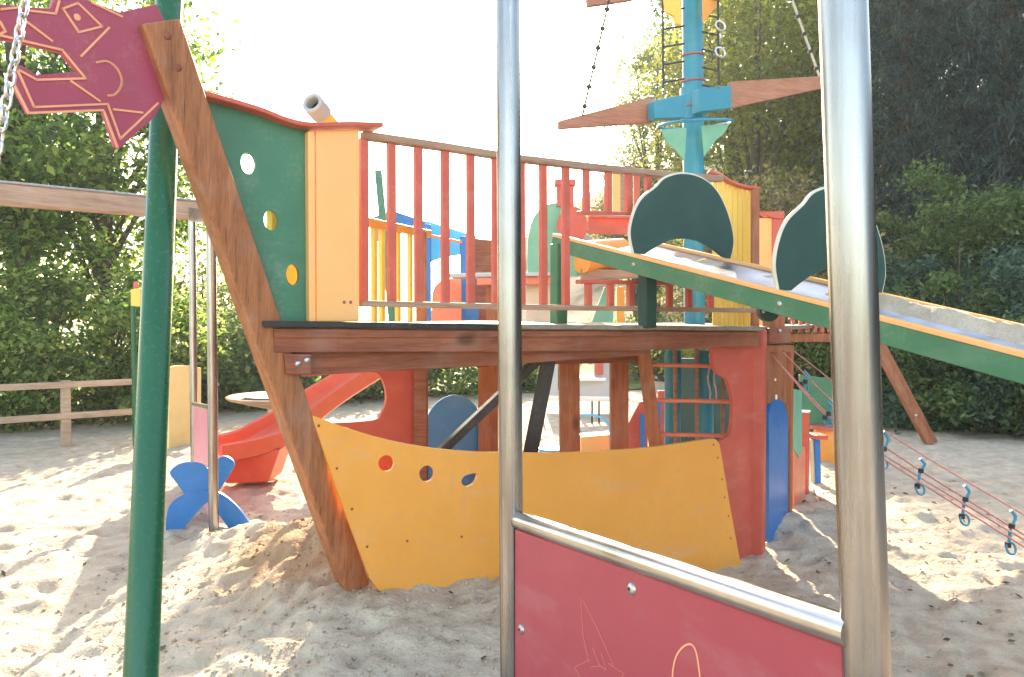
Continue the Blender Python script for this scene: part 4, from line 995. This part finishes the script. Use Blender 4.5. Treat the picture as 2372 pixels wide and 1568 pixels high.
pn = thing('play_wall', 'dark green climbing wall panel behind the arched window', 'panel', on(1640, 9))
part('board', slab([at(1575, 830, 9), at(1720, 830, 9), at(1720, 1060, 9), at(1575, 1060, 9)], Vector((0, -1, 0)), .05), 'green_fin', pn, .006)

# ------------------------------------------------------------------ rope net, leaning leg and things on the right
rn = thing('rope_net', 'rope net of reddish ropes and blue clips sloping from deck to sand', 'rope net', on(2500, 3.6))
ropes = [[(1836, 812, 5.9), (1930, 886, 5.5), (2052, 1000, 5.0), (2371, 1192, 4.05), (2560, 1300, 3.7)],
         [(1812, 815, 5.75), (1926, 928, 5.35), (2050, 1036, 4.9), (2371, 1238, 3.95), (2560, 1350, 3.6)],
         [(1781, 815, 5.6), (1926, 968, 5.2), (2050, 1056, 4.8), (2371, 1250, 3.85), (2560, 1362, 3.5)],
         [(1783, 818, 5.58), (1926, 976, 5.18), (2050, 1066, 4.75), (2371, 1266, 3.8), (2560, 1380, 3.45)]]
for i, r in enumerate(ropes):
    part('rope', tube([at(*p) for p in curve(r, 6)], .0052 if i else .0045, 8), 'rope_net', rn, smooth=True)
for px, yt, y1, yb, Y in ((1868, 858, 884, 890, 5.5), (1922, 930, 958, 968, 5.15), (2051, 1000, 1040, 1066, 4.85), (2136, 1062, 1090, 1126, 4.55), (2239, 1124, 1156, 1196, 4.25), (2346, 1182, 1218, 1262, 3.95)):
    c_ = part('clip', tube([at(x, y, Y) for x, y in curve([(px - 6, yt), (px + 3, yt + 10), (px + 5, (yt + y1) / 2), (px, y1 - 6), (px - 6, y1 + 6), (px - 10, yb - 6)], 4)], .008, 8), 'clip_blue', rn, smooth=True)
    part('clamp', tube([at(px - 3, y1 - 5, Y), at(px - 4, y1 + 5, Y)], .015, 12), 'black', c_, smooth=True)
    part('clamp', tube([at(px - 12, yb - 6, Y), at(px - 12, yb + 5, Y)], .015, 12), 'black', c_, smooth=True)
    part('loop', ring(at(px - 5, yb + 8, Y), .026, .006, (.3, -1, .1), 18, 6, 1.25), 'clip_blue', c_, smooth=True)
lg = thing('timber_prop', 'leaning orange brown timber leg standing before the right hedge', 'timber leg', on(2130, 9.6))
part('timber', bar(at(1975, 700, 9.6), at(2152, 1030, 9.6), .10, .08), 'post_wood', lg, .008)
part('timber', bar(at(1990, 700, 9.78), at(2163, 1024, 9.78), .09, .06), 'post_wood', lg, .008)
part('bolt', dome(at(2121, 962, 9.54), .02, (0, -1, 0), .5), 'zinc', lg, smooth=True)
solo('green_board', slab([at(1852, 868, 8.6), at(1950, 880, 8.6), at(1950, 1000, 8.6), at(1875, 1000, 8.6), at(1858, 960, 8.6)], Vector((0, -1, 0)), .05), 'green_side', 'dark green board behind the rope net', 'board', .006)
st2 = thing('play_stool', 'small red topped blue stool on the sand left of the thick post', 'stool', on(1892, 7.3))
part('top', bar(at(1880, 1010, 7.3), at(1908, 1010, 7.3), .2, .04), 'red', st2, .006)
part('leg', slab([at(1886, 1014, 7.28), at(1900, 1014, 7.28), at(1902, 1140, 7.28), at(1890, 1140, 7.28)], Vector((0, -1, 0)), .1), 'blue', st2, .006)
part('leg', slab([at(1876, 1018, 7.3), at(1884, 1018, 7.3), at(1892, 1150, 7.3), at(1884, 1150, 7.3)], Vector((0, -1, 0)), .05), 'cream', st2, .006)
st3 = thing('play_stool', 'small orange drum stool behind the red topped one', 'stool', on(1918, 8.4))
q = on(1920, 8.4); part('drum', lathe(q, [(.14, -.05), (.16, .1), (.16, .26), (.14, .34)], 22), 'orange', st3, smooth=True)
part('top', lathe((q[0], q[1], .34), [(.18, 0), (.18, .03), (.17, .035)], 22), 'red', st3, smooth=True)
hs = [at(1886, 1148, 6.9), at(1900, 1166, 6.6), at(1925, 1182, 6.35), at(1950, 1192, 6.2), at(1975, 1197, 6.1)]
for p in hs: p.z = .03
solo('hose', tube([Vector(p) for p in curve([tuple(p) for p in hs], 6)], .022, 10), 'white', 'short white hose curving over the sand beside the ship', 'hose', smooth=True)

# ------------------------------------------------------------------ loose clods of sand near the viewer
Vc, Fc = [], []
octa = np.array([(1, 0, 0), (0, 1, 0), (-1, 0, 0), (0, -1, 0), (0, 0, 1), (0, 0, -1)], float)
of = np.array([(0, 1, 4), (1, 2, 4), (2, 3, 4), (3, 0, 4), (1, 0, 5), (2, 1, 5), (3, 2, 5), (0, 3, 5)])
for k in range(7000):
    y = 2.6 + 3.6 * random.random() ** 1.3
    x = random.gauss(-.6, .9) if k % 3 else random.uniform(-2.6, 3.2)
    r = .0035 + .011 * random.random() ** 4
    Vc.append(octa * r * rng.uniform(.6, 1.3, (6, 3)) + np.array([x, y, gz(x, y) + r * .25])); Fc.append(of + 6 * k)
o = np_mesh('sand_clods', np.concatenate(Vc), np.concatenate(Fc), 'sand', True); tag(o, 'loose clods and grains of sand around the bow', 'sand', kind='stuff')

# ------------------------------------------------------------------ fallen leaves and twigs on the sand
C = []
for i_ in range(300):
    x, y = (random.uniform(-4, 5), random.uniform(2.2, 10)) if i_ % 2 else (random.uniform(1.2, 3.6), random.uniform(3.2, 7))
    C.append((x, y, gz(x, y) + .012))
for px, py, Y in ((1058, 1530, 3.45), (786, 1500, 3.5), (1120, 1560, 3.4), (1380 + 540, 1270, 5.0), (8, 1328, 4.6)):
    p = at(px, py, Y); C.append((p.x, p.y, gz(p.x, p.y) + .015))
V, F = leaf_quads(np.array(C), .045, .5, 2.5)
o = np_mesh('fallen_leaf', V, F, 'leaf_fallen'); tag(o, 'scattered dry fallen leaves on the sand', 'leaves', kind='stuff')

# ------------------------------------------------------------------ thin haze volume, added to lift the darks like lens veiling flare
hb = bar(Vector((0, -340, 13)), Vector((0, 340, 13)), 690, 28.0)
hz = mesh_obj('haze', hb, 'white', Vector((0, 0, 0)))
hm = bpy.data.materials.new('veil_haze'); hm.use_nodes = True; hn = hm.node_tree
for n_ in list(hn.nodes):
    if n_.type == 'BSDF_PRINCIPLED': hn.nodes.remove(n_)
vp = hn.nodes.new('ShaderNodeVolumePrincipled'); vp.inputs['Color'].default_value = (.80, .90, 1, 1); vp.inputs['Density'].default_value = .0009; vp.inputs['Anisotropy'].default_value = .4
hn.links.new(vp.outputs[0], hn.nodes['Material Output'].inputs['Volume'])
hz.data.materials.clear(); hz.data.materials.append(hm)
hz['kind'] = 'stuff'; hz['label'] = 'thin haze volume added to imitate lens veiling flare'; hz['category'] = 'haze'
